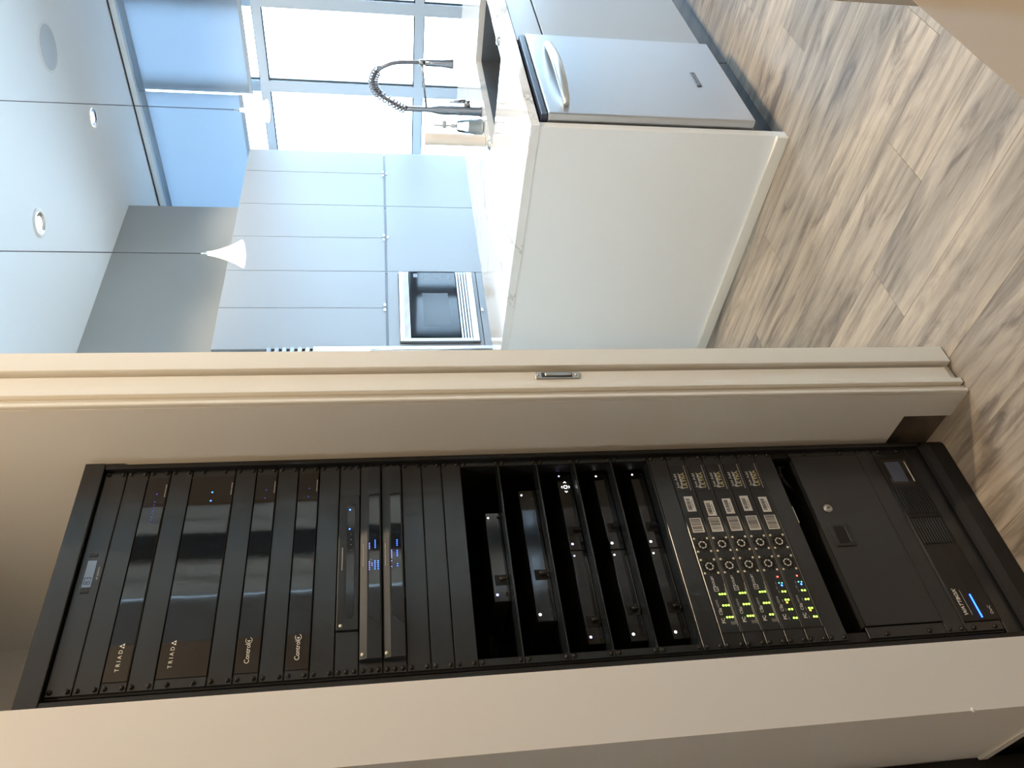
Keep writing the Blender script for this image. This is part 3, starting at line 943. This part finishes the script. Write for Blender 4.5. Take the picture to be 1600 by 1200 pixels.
def blank(u0, label, n=1):
    o = unit('blank_panel', u0, n, label, 'rack panel', 'blank rack panels')
    faceplate(o, u0, n)
    # folded flanges behind, as on a real blank
    MB().box(ax(20), ax(462), RY + PT, RY + 0.016, uz(u0 + n) + G, uz(u0 + n) + G + 0.0015).build('flange', BLACKP, o)
    MB().box(ax(20), ax(462), RY + PT, RY + 0.016, uz(u0) - G - 0.0015, uz(u0) - G).build('flange', BLACKP, o)
    screws(o, ends(u0, n))
    return o


def dot(parent, a, u, r, mat, name='led', y=None, h=0.0012):
    y = RY - 0.0020 if y is None else y
    return MB().lathe([(0.0, -h), (r * 0.7, -h * 0.9), (r, 0.0)], (ax(a), y, uz(u)), 'Y', 10).build(name, mat, parent)


# U0: temperature controller
o = unit('fan_controller', 0, 1, 'black rack panel with a small lit temperature display and two button pairs', 'controller')
faceplate(o, 0, 1)
screws(o, ends(0, 1))
MB().box(ax(20), ax(462), RY + PT, RY + 0.10, uz(0.96), uz(0.04)).build('chassis', BLACKM, o)
d = MB().bbox(ax(209), ax(267), RY - 0.0015, RY, uz(0.67), uz(0.29), 0.0004, 1).build('display', LCDG, o)
lettering('83', d, P('lcd_digits', (0.02, 0.04, 0.09), 0.5), ax(214), RY - 0.0016, uz(0.62), h=0.013)
for a in (200.7, 279.4):
    for u in (0.36, 0.54):
        b = MB().bbox(ax(a - 3.2), ax(a + 3.2), RY - 0.0020, RY, uz(u + 0.085), uz(u - 0.085), 0.0006, 1).build('button', SATINB, o)
lettering('AC INFINITY', o, PRINTG, ax(225), RY - 0.0004, uz(0.855), w=0.028, h=0.0028)

blank(1, 'blank rack panel directly below the temperature display panel')


def amp(u0, n, label, logo):
    o = unit('audio_amplifier' if logo == 'TRIAD' else 'home_controller', u0, n, label, 'rack unit')
    faceplate(o, u0, n, BLACKP)
    screws(o, ends(u0, n) if n == 1 else (u0 + 0.5, u0 + n - 0.5))
    MB().box(ax(20), ax(462), RY + PT, RY + 0.32, uz(u0 + n - 0.03), uz(u0 + 0.03)).build('chassis', BLACKM, o)
    g = MB().bbox(ax(18.5), ax(461), RY - 0.0022, RY - 0.0002, uz(u0 + n) + 0.0016, uz(u0) - 0.0016, 0.0004, 1).build('gloss_front', GLOSS, o)
    y = RY - 0.0023
    cu = u0 + 0.5
    if logo == 'TRIAD':
        lettering('T R I A D', g, PRINT, ax(36.6), y, uz(cu) - 0.0034, w=0.0405, h=0.0068)
        tri = MB()
        s = 0.0052
        x0, z0 = ax(79.5), uz(cu) - 0.0045
        for dx, dz in ((0, 0), (s, 0), (s / 2, s * 0.87)):
            tri.prism([(x0 + dx + 0.0003, z0 + dz), (x0 + dx + s - 0.0003, z0 + dz), (x0 + dx + s / 2, z0 + dz + s * 0.84)], y - 0.0002, y)
        tri.build('triangle_logo', PRINT, g)
    else:
        lettering('Control', g, PRINT, ax(36.2), y, uz(cu) - 0.0036, w=0.0375, h=0.0088)
        lettering('4', g, PRINT, ax(76.8), y, uz(cu) - 0.0030, h=0.0064)
        rg = MB()
        nn = 26
        for i in range(nn - 5):
            a0, a1 = PI * 0.28 + 2 * PI * i / nn, PI * 0.28 + 2 * PI * (i + 1) / nn
            cxx, czz = ax(80.6), uz(cu) + 0.0003
            rg.prism([(cxx + r_ * math.cos(q_), czz + r_ * math.sin(q_)) for r_, q_ in ((0.0053, a0), (0.0061, a0), (0.0061, a1), (0.0053, a1))], y - 0.0002, y)
        rg.build('logo_ring', PRINT, g)
    mk = MB()
    for i in range(6):
        mk.box(ax(412 + i * 5.4), ax(416 + i * 5.4), y - 0.0002, y, uz(u0 + n - 0.11), uz(u0 + n - 0.07))
    mk.build('printed_line', PRINTG, g)
    return o, g


o, g = amp(2, 1, 'one-unit glossy black amplifier with a triangle logo and a row of faint blue lights', 'TRIAD')
dot(g, 419.4, 2.55, 0.0017, L_DIM)
for i in range(8): dot(g, 399.3 - i * 7.4, 2.53, 0.0012, L_DIM)
blank(3, 'blank rack panel between the thin and the thick triangle-logo amplifiers')
o, g = amp(4, 2, 'two-unit thick glossy black amplifier with a triangle logo and two blue lights', 'TRIAD')
dot(g, 419.3, 5.05, 0.0017, L_BLUE)
dot(g, 397.8, 5.04, 0.0017, L_BLUE)
blank(6, 'blank rack panel directly below the thick triangle-logo amplifier')
o, g = amp(7, 1, 'upper of the two glossy controllers with a circled 4 logo', 'C4')
dot(g, 420.6, 7.53, 0.0013, L_DIM); dot(g, 399.4, 7.52, 0.0013, L_DIM)
blank(8, 'blank rack panel between the two circled-4 controllers')
o, g = amp(9, 1, 'lower of the two glossy controllers with a circled 4 logo', 'C4')
dot(g, 420.4, 9.55, 0.0013, L_DIM); dot(g, 399.6, 9.53, 0.0013, L_DIM)
blank(10, 'blank rack panel directly below the lower circled-4 controller')

# U11: half-width unit on a shelf
o = unit('audio_preamplifier', 11, 1, 'narrow grey-black rack unit with a rounded slot window and two blue lights', 'rack unit')
MB().bbox(ax(0), ax(86.5), RY, RY + PT, uz(12) + G, uz(11) - G, 0.0008, 1).build('filler_plate', BLACKP, o)
MB().bbox(ax(398.5), ax(482.6), RY, RY + PT, uz(12) + G, uz(11) - G, 0.0008, 1).build('filler_plate', BLACKP, o)
b = MB().bbox(ax(88), ax(397), RY - 0.004, RY + 0.006, uz(12) + 0.0016, uz(11) - 0.0014, 0.001, 2).build('front_panel', SATINB, o)
MB().box(ax(92), ax(393), RY + 0.006, RY + 0.26, uz(11.95), uz(11.05)).build('chassis', BLACKM, o)
sl = []
ca, cb_, cu, r = ax(119), ax(367), uz(11.58), 0.0078
for i in range(9): sl.append((cb_ + r * math.sin(PI * i / 8), cu + r * math.cos(PI * i / 8)))
for i in range(9): sl.append((ca - r * math.sin(PI * i / 8), cu - r * math.cos(PI * i / 8)))
w_ = MB().prism(sl, RY - 0.0046, RY - 0.0038).build('slot_window', BOXG, b)
dot(w_, 359.9, 11.52, 0.0016, L_BLUE, y=RY - 0.0046); dot(w_, 312, 11.52, 0.0016, L_BLUE, y=RY - 0.0046)
for i in range(5): dot(w_, 299 - i * 12.5, 11.60, 0.0007, PRINTG, 'indicator', y=RY - 0.0046, h=0.0003)
dot(b, 97.2, 11.22, 0.0034, GOLD, 'round_button', RY - 0.004, 0.0015)
MB().box(ax(216), ax(268), RY - 0.0043, RY - 0.0039, uz(11.235), uz(11.20)).build('printed_line', PRINTG, b)
screws(o, (11.18, 11.5, 11.82))


def tuner(u0, label, win_mat, rows):
    o = unit('zone_amplifier', u0, 1, label, 'rack unit')
    MB().bbox(ax(0), ax(482.6), RY, RY + PT, uz(u0 + 1) + G, uz(u0) - G, 0.0008, 1).build('ear_plate', BLACKP, o)
    MB().box(ax(22), ax(460), RY + PT, RY + 0.30, uz(u0 + .96), uz(u0 + .04)).build('chassis', BLACKM, o)
    # front with an upper sloped band
    f = MB()
    x0, x1 = ax(26), ax(466)
    zb, zm, zt = uz(u0 + 1) + 0.0016, uz(u0 + 0.34), uz(u0) - 0.0014
    prof = [(RY - 0.0005, zb), (RY - 0.011, zb), (RY - 0.012, zb + 0.0015), (RY - 0.012, zm), (RY - 0.007, zt), (RY - 0.0005, zt)]
    va = [f.bm.verts.new((x0, y, z)) for y, z in prof]
    vb = [f.bm.verts.new((x1, y, z)) for y, z in prof]
    f.bm.faces.new(va); f.bm.faces.new(vb[::-1])
    for i in range(len(prof)):
        j = (i + 1) % len(prof)
        f.bm.faces.new([va[i], vb[i], vb[j], va[j]])
    f_ = f.build('front_panel', SATINB, o)
    yw = RY - 0.0126
    za, zc_ = uz(u0 + 0.42), uz(u0 + 0.90)
    wn_ = MB().prism([(ax(391), za), (ax(396), zc_), (ax(90), zc_), (ax(112), za)], yw, yw + 0.0008).build('display_window', win_mat, f_)
    for a, u, m in rows: dot(wn_, a, u0 + u, 0.00095, m, y=yw, h=0.0005)
    MB().lathe([(0.0, -0.003), (0.003, -0.0028), (0.0036, 0.0)], (ax(35), RY - 0.0085, uz(u0 + 0.16)), 'Y', 14).build('round_button', GOLD, f_)
    MB().box(ax(219), ax(271), RY - 0.0092, RY - 0.0086, uz(u0 + 0.18), uz(u0 + 0.15)).build('printed_line', PRINTG, f_)
    screws(o, (u0 + 0.18, u0 + 0.5, u0 + 0.82))
    return o


rows1 = [(274.7 - i * 4.1, 0.44, L_VIOLET) for i in range(1, 5)] + [(232 - i * 4.4, 0.44, L_VIOLET) for i in range(1, 6)]
rows1 += [(276.9 - i * 4.2, 0.70, L_BLUE) for i in range(5)] + [(229 - i * 4.6, 0.69, L_BLUE) for i in range(5)]
rows1 += [(229 - i * 4.6, 0.83, L_BLUE) for i in range(5)] + [(224 - i * 4.6, 0.56, L_VIOLET) for i in range(2)]
rows2 = [(252 - i * 4.2, 0.44, L_VIOLET) for i in range(5)] + [(227, 0.44, L_VIOLET), (214, 0.44, L_VIOLET)]
rows2 += [(275.6 - i * 4.2, 0.70, L_BLUE) for i in range(4)] + [(251 - i * 4.2, 0.70, L_BLUE) for i in range(4)] + [(220, 0.70, L_BLUE), (215, 0.70, L_BLUE)]
tuner(12, 'upper of two rack units with a slant-ended long window, many blue dots', GLOSS, rows1)
tuner(13, 'lower of two rack units with a slant-ended long window, fewer blue dots', GLOSS, rows2)
blank(14, 'uppermost of three blank rack panels above the open shelves')
blank(15, 'middle one of three blank rack panels above the open shelves')
blank(16, 'lowest of three blank rack panels, right above the open shelves')

# U17-27: five open shelves
SHN = ('topmost open shelf, holding one small box', 'second open shelf down, holding one wide box', 'middle open shelf, holding two boxes and lit arrow marks', 'fourth open shelf down, holding two boxes', 'lowest open shelf, right above a blank panel')
for i in range(5):
    u0 = 17 + 2 * i
    o = unit('rack_shelf', u0, 2, 'black ' + SHN[i], 'shelf', 'open rack shelves')
    zf = uz(u0 + 1.875)
    MB().box(ax(16), ax(466.6), RY, RY + 0.375, zf - 0.0015, zf - 0.0001).build('tray', BLACKP, o)
    MB().bbox(ax(14), ax(468), RY, RY + 0.0015, uz(u0 + 2) + G, zf - 0.0001, 0.0004, 1).build('front_lip', BLACKP, o)
    MB().bbox(ax(22), ax(460), RY + 0.372, RY + 0.3745, zf, zf + 0.012, 0.0004, 1).build('rear_lip', BLACKP, o)
    MB().bbox(ax(0), ax(13.8), RY, RY + PT, uz(u0 + 2) + G, uz(u0) - G, 0.0006, 1).build('ear', BLACKP, o)
    MB().bbox(ax(468.2), ax(482.6), RY, RY + PT, uz(u0 + 2) + G, uz(u0) - G, 0.0006, 1).build('ear', BLACKP, o)
    screws(o, ends(u0, 2))

KS = 1.025
YBX = RY * KS


def sxp(a): return ax(a) * KS
def szp(u): return EYE + (uz(u) - EYE) * KS


def stb(u0, a0, a1, h, led_m, label, marks, pow_m, ring=False, word=True):
    zf = uz(u0 + 1.875)
    x0, x1 = sxp(a0), sxp(a1)
    o = empty('cable_box', ((x0 + x1) / 2, YBX + 0.08, zf), label, 'cable box', 'cable boxes on the open shelves')
    MB().bbox(x0 + 0.001, x1 - 0.001, YBX + 0.003, YBX + 0.16, zf + 0.002, zf + h - 0.001, 0.002, 1).build('case', BLACKM, o)
    for xx in (x0 + 0.015, x1 - 0.015):
        for yy in (YBX + 0.015, YBX + 0.14):
            MB().lathe([(0.006, 0.0), (0.006, 0.002)], (xx, yy, zf), 'Z', 10, True, True).build('foot', RUBBER, o)
    f = MB().bbox(x0, x1, YBX, YBX + 0.004, zf + 0.001, zf + h, 0.0012, 2).build('front_panel', BOXG, o)
    zt, zb = zf + h - 0.006, zf + 0.006
    MB().lathe([(0.0, -0.001), (0.0018, -0.0008), (0.0022, 0.0)], (x1 - 0.0125, YBX, zt), 'Y', 10).build('led', led_m, f)
    MB().lathe([(0.0, -0.0012), (0.0028, -0.001), (0.0034, 0.0)], (x1 - 0.0125, YBX, zb), 'Y', 12).build('infrared_eye', BLACKM, f)
    MB().lathe([(0.0, -0.001), (0.0025, -0.0008), (0.003, 0.0)], (x0 + 0.0155, YBX, zt - 0.001), 'Y', 12).build('power_light', pow_m, f)
    MB().box(x0 + 0.011, x0 + 0.020, YBX - 0.0005, YBX - 0.0001, zb - 0.002, zb + 0.004).build('usb_port', BLACKM, f)
    if word:
        lettering('Spectrum>', f, PRINTD, x0 + 0.030, YBX - 0.0003, zb - 0.001, w=0.043, h=0.007)
    # stuck-on infrared flasher with its lead
    fx_ = sxp(marks)
    e = MB().bbox(fx_ - 0.012, fx_ + 0.012, YBX - 0.0012, YBX - 0.0001, zf + h * 0.5 - 0.014, zf + h * 0.5 + 0.012, 0.0004, 1).build('flasher_pad', RUBBER, o)
    MB().tube([(fx_, YBX - 0.004, zf + h * 0.5 + 0.002), (fx_ + 0.001, YBX - 0.006, zf + h * 0.35), (fx_ - 0.001, YBX - 0.010, zf + 0.005), (fx_ - 0.001, YBX - 0.006, zf + 0.0022)], [0.005, 0.0036, 0.0016, 0.0016], 8).build('flasher_lead', RUBBER, o)
    if ring:
        xr, zr = sxp(401.9), szp(22.25)
        MB().lathe([(0.0036, -0.0002), (0.0050, -0.0004), (0.0036, -0.0002)], (xr, YBX, zr), 'Y', 20).build('ok_ring', L_WHITE, f)
        ar = MB()
        for ang in range(4):
            a = ang * PI / 2
            ca, sa = math.cos(a), math.sin(a)
            base = [(-0.0034, 0.0095), (0, 0.0125), (0.0034, 0.0095), (0.0026, 0.0088), (0, 0.0110), (-0.0026, 0.0088)]
            sc2 = 1.0 if ang % 2 else 0.82
            pts_ = [(xr + px_ * ca + pz_ * sa * (1.25 if ang % 2 else 1), zr - px_ * sa + pz_ * ca * sc2) for px_, pz_ in base]
            ar.prism(pts_, YBX - 0.0004, YBX - 0.0001)
        ar.build('arrow_marks', L_WHITE, f)
    return o


HB = 0.0345
stb(17, 130, 340, HB, L_WHITE, 'single small cable box alone on the topmost open shelf', 177.3, L_PALE, word=False)
stb(19, 82, 396, 0.041, L_WHITE, 'single wide cable box on the second open shelf', 184.7, L_WHITE)
stb(21, 238.5, 444.6, HB, L_PALE, 'cable box with lit arrow marks on the middle open shelf', 285.8, L_PALE, True, False)
stb(21, 28.3, 237.2, HB, L_PALE, 'cable box without arrow marks on the middle open shelf', 75.9, L_PALE, False, False)
stb(23, 236.2, 441, HB, L_WHITE, 'cable box on the fourth open shelf, on the side toward the kitchen', 290, L_WHITE)
stb(23, 28.4, 234.8, HB, L_WHITE, 'cable box on the fourth open shelf, on the side away from the kitchen', 95, L_WHITE)
stb(25, 235.4, 442, HB, L_WHITE, 'cable box on the lowest open shelf, on the side toward the kitchen', 288, L_WHITE)
stb(25, 27.2, 234.0, HB, L_WHITE, 'cable box on the lowest open shelf, on the side away from the kitchen', 95, L_WHITE)
blank(27, 'blank rack panel between the lowest open shelf and the barcoded units')

# U28-33: five video transmitters
ORD = ('topmost', 'second', 'third', 'fourth', 'lowest')
B1 = (362.5, 348.8, 352.6, 358.2, 353.4)
fanm = MB()
for i in range(13):
    a = 2 * PI * i / 13
    fanm.lathe([(0.0, -0.0003), (0.0030, -0.0003), (0.0030, 0.0)], (0.0122 * math.cos(a), 0, 0.0122 * math.sin(a)), 'Y', 6)
for i in range(9):
    a = 2 * PI * i / 9 + 0.2
    fanm.lathe([(0.0, -0.0003), (0.0022, -0.0003), (0.0022, 0.0)], (0.0172 * math.cos(a), 0, 0.0150 * math.sin(a)), 'Y', 6)
fanm.lathe([(0.0, -0.0003), (0.0056, -0.0003), (0.0056, 0.0)], (0, 0, 0), 'Y', 12)
fme = bpy.data.meshes.new('fan_holes'); fanm.bm.to_mesh(fme); fanm.bm.free(); fme.materials.append(BLACKM)
rg = MB()
for i in range(7):
    a0, a1 = 2 * PI * i / 7, 2 * PI * i / 7 + 0.62
    rg.prism([(0.0068 * math.cos(a0), 0.0068 * math.sin(a0)), (0.0090 * math.cos(a0), 0.0090 * math.sin(a0)), (0.0090 * math.cos((a0 + a1) / 2), 0.0090 * math.sin((a0 + a1) / 2)), (0.0090 * math.cos(a1), 0.0090 * math.sin(a1)), (0.0068 * math.cos(a1), 0.0068 * math.sin(a1)), (0.0068 * math.cos((a0 + a1) / 2), 0.0068 * math.sin((a0 + a1) / 2))], -0.0009, -0.0003)
rme = bpy.data.meshes.new('fan_ring'); rg.bm.to_mesh(rme); rg.bm.free(); rme.materials.append(PRINT)
fs = MB().lathe([(0.0, -0.0014), (0.0022, -0.0012), (0.0028, 0.0)], (0, 0, 0), 'Y', 10)
fs.box(-0.0012, 0.0012, -0.0018, -0.0013, -0.0003, 0.0003)
fsm = bpy.data.meshes.new('fan_screw'); fs.bm.to_mesh(fsm); fs.bm.free(); fsm.materials.append(GOLD)
LEDM = {}
for nm, m, r in (('green', L_GREEN, 0.0021), ('red', L_RED, 0.0019), ('blue', L_BLUE, 0.0021), ('cyan', L_CYAN, 0.0014), ('amber', L_AMBER, 0.0021)):
    q_ = MB().lathe([(0.0, -0.0012), (r * 0.7, -0.001), (r, 0.0)], (0, 0, 0), 'Y', 10)
    me = bpy.data.meshes.new('led_' + nm); q_.bm.to_mesh(me); q_.bm.free(); me.materials.append(m)
    LEDM[nm] = me
for i in range(5):
    u0 = 28 + i
    kind3 = 'three columns of green lights' if i < 3 else 'red, blue and green lights'
    o = unit('video_transmitter', u0, 1, ORD[i] + ' of five black barcoded units with twin fans and ' + kind3, 'rack unit', 'five barcoded units with twin fans')
    faceplate(o, u0, 1)
    MB().box(ax(20), ax(462), RY + PT, RY + 0.26, uz(u0 + .97), uz(u0 + .03)).build('chassis', BLACKM, o)
    fp = MB().bbox(ax(33), ax(452), RY - 0.0016, RY - 0.0001, uz(u0 + 0.97), uz(u0 + 0.03), 0.0004, 1).build('front_panel', SATINB, o)
    MB().bbox(ax(33), ax(452), RY - 0.0026, RY - 0.0017, uz(u0 + 0.975), uz(u0 + 0.945), 0.0003, 1).build('bottom_ridge', P('ridge_grey_%d' % i, (0.10, 0.10, 0.10), 0.4), fp)  # bottom ridge in a lighter grey than the front panel
    y = RY - 0.0017
    MB().box(ax(375.6), ax(376.6), y - 0.0002, y, uz(u0 + 0.93), uz(u0 + 0.06)).build('seam', BLACKM, fp)
    lettering('Just Add', fp, PRINT, ax(386), y, uz(u0 + 0.30), w=0.040, h=0.0078)
    lettering('Power', fp, PRINT, ax(385), y, uz(u0 + 0.50), w=0.044, h=0.0080, bold=0.02)
    lettering('ULTRA', fp, PRINTY, ax(386), y, uz(u0 + 0.71), w=0.044, h=0.0085, bold=0.02)
    ul = MB()
    xx = 379.5
    for wd in (9, 13, 7, 12, 9, 8, 6):
        ul.box(ax(xx), ax(xx + wd), y - 0.0003, y, uz(u0 + 0.835), uz(u0 + 0.795))
        xx += wd + 1.0
    ul.build('printed_line', PRINTG, fp)
    b0 = B1[i]
    s1 = MB().box(ax(b0 - 41), ax(b0), y - 0.0004, y - 0.0001, uz(u0 + 0.75), uz(u0 + 0.29)).build('barcode_label', STICK, fp)
    s2 = MB().box(ax(266.7), ax(304), y - 0.0004, y - 0.0001, uz(u0 + 0.82), uz(u0 + 0.22)).build('barcode_label', STICK, fp)
    rnd = random.Random(i)
    bars = MB()
    xx = b0 - 36
    while xx < b0 - 6:
        wd = rnd.choice((0.7, 1.0, 1.6, 2.2))
        bars.box(ax(xx), ax(xx + wd), y - 0.0007, y - 0.0004, uz(u0 + 0.56), uz(u0 + 0.36))
        xx += wd + rnd.choice((0.5, 0.8, 1.2))
    xx = b0 - 31
    while xx < b0 - 12:
        bars.box(ax(xx), ax(xx + 1.6), y - 0.0007, y - 0.0004, uz(u0 + 0.655), uz(u0 + 0.615))
        xx += 2.6
    bars.build('barcode', BARINK, s1)
    bars = MB()
    xx = 269
    while xx < 302:
        wd = rnd.choice((0.5, 0.8, 1.3, 1.9))
        bars.box(ax(xx), ax(xx + wd), y - 0.0007, y - 0.0004, uz(u0 + 0.76), uz(u0 + 0.25))
        xx += wd + rnd.choice((0.6, 1.0, 1.5))
    bars.build('barcode', BARINK, s2)
    for a in (234.9, 182.2):
        place('fan_holes', fme, o, (ax(a), y - 0.0001, uz(u0 + 0.48)))
        place('fan_ring', rme, o, (ax(a), y - 0.0001, uz(u0 + 0.48)))
        for sa in (-16, 16):
            for su in (-0.355, 0.355):
                place('fan_screw', fsm, o, (ax(a + sa), y - 0.0001, uz(u0 + 0.49 + su * 0.94)))
    if i < 3:
        dl = lettering('DOLBY', fp, PRINT, ax(135), y, uz(u0 + 0.47), w=0.024, h=0.0052)
        bx = MB()
        for x0_, x1_ in ((123.6, 124.6), (128.4, 129.4), (133.0, 134.0)):
            bx.box(ax(x0_), ax(x1_), y - 0.0003, y, uz(u0 + 0.56), uz(u0 + 0.33))
        bx.box(ax(123.6), ax(134), y - 0.0003, y, uz(u0 + 0.56), uz(u0 + 0.535)).box(ax(123.6), ax(134), y - 0.0003, y, uz(u0 + 0.355), uz(u0 + 0.33))
        bx.build('double_d_logo', PRINT, fp)
        for a in (116.8, 91.4, 65.3):
            for u in ((0.54, 0.67, 0.80) if not (i == 2 and a < 70) else (0.64, 0.77)):
                place('led', LEDM['green'], o, (ax(a), y, uz(u0 + u)))
        ln = MB()
        ln.box(ax(46), ax(140), y - 0.0003, y, uz(u0 + 0.925), uz(u0 + 0.905))
        ln.box(ax(50), ax(128), y - 0.0003, y, uz(u0 + 0.875), uz(u0 + 0.86))
        for j in range(4): ln.box(ax(49), ax(56), y - 0.0003, y, uz(u0 + 0.66 + j * 0.055), uz(u0 + 0.645 + j * 0.055))
        ln.build('printed_lines', PRINTG, fp)
    else:
        for a, u, c in ((149.1, .70, 'red'), (134.6, .65, 'cyan'), (134.2, .80, 'cyan'), (128.8, .75, 'blue'), (114.5, .66, 'green'), (114.2, .80, 'green'), (74.0, .66, 'green'), (74.0, .80, 'green'), (54.8, .73, 'green'), (54.4, .86, 'green')):
            place('led', LEDM[c], o, (ax(a), y, uz(u0 + u)))
        oa = 94.5 if i == 3 else 74.2
        if i == 4:
            for u in (.66, .80): place('led', LEDM['green'], o, (ax(94), y, uz(u0 + u)))
        else:
            for u in (.66, .80): place('led', LEDM['green'], o, (ax(95.5), y, uz(u0 + u)))
        place('led', LEDM['amber'], o, (ax(oa - 5), y, uz(u0 + .68)))
        tk = MB()
        for a in (134, 114.5, 94, 74, 54.5):
            tk.box(ax(a - 3), ax(a + 3), y - 0.0003, y, uz(u0 + 0.50), uz(u0 + 0.48))
        tk.build('printed_marks', PRINTG, fp)
        lettering('IN 1', fp, PRINTG, ax(121), y, uz(u0 + 0.50), w=0.006, h=0.004)
    lettering('CE', fp, PRINT, ax(71), y, uz(u0 + 0.38), h=0.0064)
    lettering('FC', fp, PRINT, ax(53), y, uz(u0 + 0.40), h=0.0075, bold=0.02)
    lettering('HDMI', fp, PRINTG, ax(88), y, uz(u0 + 0.33), w=0.016, h=0.0042)
    MB().box(ax(81), ax(86), y - 0.0003, y, uz(u0 + 0.40), uz(u0 + 0.28)).build('printed_block', PRINTG, fp)
    screws(o, ends(u0, 1))
o = blank(33, 'blank rack panel directly below the five barcoded units')
MB().box(ax(281), ax(325), RY - 0.0004, RY + 0.012, uz(34) - 0.0002, uz(34) + 0.0007).build('sticker', STICK, o)

# gap at U34 with loose cable
o = empty('cable_loop', (ax(430), RY + 0.05, uz(34.95)), 'dark cable looping in the narrow gap above the drawer', 'cable')
MB().tube([(ax(458), RY + 0.03, uz(34.9)), (ax(450), RY + 0.02, uz(34.45)), (ax(425), RY + 0.018, uz(34.30)), (ax(400), RY + 0.02, uz(34.5)), (ax(388), RY + 0.03, uz(34.93))], 0.0045, 10).build('lead', RUBBER, o)
MB().lathe([(0.0062, -0.008), (0.0062, 0.008)], (ax(425), RY + 0.018, uz(34.30)), 'X', 12, True, True).build('lead_sleeve', RUBBER, o)

# U35-39: lockable drawer
o = unit('rack_lockbox', 35, 4, 'four-unit black lockbox front with a round lock and a recessed latch', 'lockbox')
MB().bbox(ax(0), ax(24.5), RY, RY + PT, uz(39) + G, uz(35) - G, 0.0008, 1).build('ear', BLACKP, o)
MB().bbox(ax(467), ax(482.6), RY, RY + PT, uz(39) + G, uz(35) - G, 0.0008, 1).build('ear', BLACKP, o)
df_ = MB().bbox(ax(26), ax(465.5), RY - 0.003, RY + 0.002, uz(38.98), uz(35.04), 0.0012, 2).build('drawer_front', BLACKP, o)
MB().box(ax(30), ax(460), RY + 0.003, RY + 0.36, uz(38.9), uz(35.12)).build('drawer_box', BLACKM, o)
lk = MB().lathe([(0.0, -0.0045), (0.0085, -0.0045), (0.0105, -0.003), (0.0105, 0.0)], (ax(313), RY - 0.003, uz(35.83)), 'Y', 24).build('lock', NICKEL, df_, label='round nickel key lock')
MB().box(ax(311.5), ax(314.5), RY - 0.0080, RY - 0.0074, uz(35.90), uz(35.76)).build('keyhole', BLACKM, df_)
lt = MB().bbox(ax(213), ax(269), RY - 0.0055, RY - 0.003, uz(36.52), uz(35.42), 0.001, 2).build('latch_frame', SATINB, df_)
MB().box(ax(220), ax(264), RY - 0.0060, RY - 0.0054, uz(36.18), uz(35.62)).build('latch_recess', BLACKM, df_)
MB().bbox(ax(222), ax(262), RY - 0.0072, RY - 0.0056, uz(36.40), uz(36.22), 0.0005, 1).build('latch_lip', SATINB, df_)
screws(o, (35.97, 38.14))
blank(39, 'blank rack panel between the drawer and the power unit')

# U40-42: power conditioner
o = unit('power_conditioner', 40, 2, 'two-unit power conditioner with a lit blue bar, vents and small screen', 'rack unit')
faceplate(o, 40, 2)
MB().box(ax(20), ax(462), RY + PT, RY + 0.25, uz(41.9), uz(40.1)).build('chassis', BLACKM, o)
fp = MB().bbox(ax(21), ax(462), RY - 0.004, RY - 0.0001, uz(41.97), uz(40.04), 0.0015, 2).build('front_panel', P('satin_front', (0.014, 0.014, 0.015), 0.35), o)
y = RY - 0.0041
MB().box(ax(21.5), ax(205), y - 0.0003, y, uz(41.06), uz(41.03)).build('mid_groove', SATINB, fp)
sc3 = MB().bbox(ax(372), ax(446), y - 0.0016, y, uz(41.75), uz(40.14), 0.0006, 1).build('screen_bezel', GLOSS, fp)
MB().box(ax(379), ax(437.5), y - 0.0020, y - 0.0016, uz(41.20), uz(40.33)).build('screen', LCDD, fp)
MB().box(ax(379), ax(438), y - 0.0020, y - 0.0016, uz(41.57), uz(41.51)).build('light_line', PRINT, fp)
for (a0, a1) in ((288, 365), (207, 277)):
    MB().bbox(ax(a0), ax(a1), y - 0.0006, y - 0.0001, uz(41.86), uz(40.10), 0.0002, 1).build('vent_plate', BLACKM, fp)
    for i in range(11):
        u_ = 40.16 + i * 0.155
        MB().bbox(ax(a0 + 2), ax(a1 - 2), y - 0.0022, y - 0.0006, uz(u_ + 0.075), uz(u_), 0.0004, 1).build('vent_slat', SATINB, fp)
MB().box(ax(277.5), ax(287.5), y - 0.0028, y - 0.0001, uz(41.9), uz(40.06)).build('vent_divider', BLACKM, fp)
lettering('WATTBOX', fp, PRINT, ax(35), y, uz(40.46), w=0.062, h=0.0088, bold=0.03, shear=0.2)
MB().box(ax(34), ax(92), y - 0.0003, y, uz(40.66), uz(40.635)).build('printed_line', PRINTG, fp)
MB().bbox(ax(27), ax(81), y - 0.0012, y - 0.0001, uz(41.11), uz(41.03), 0.0005, 1).build('light_bar', led('bar_blue', (0.01, 0.06, 1.0), 9), fp, label='lit blue bar')
lettering('OvrC', fp, PRINT, ax(34), y, uz(41.80), w=0.019, h=0.0075)
screws(o, (40.45, 41.55))
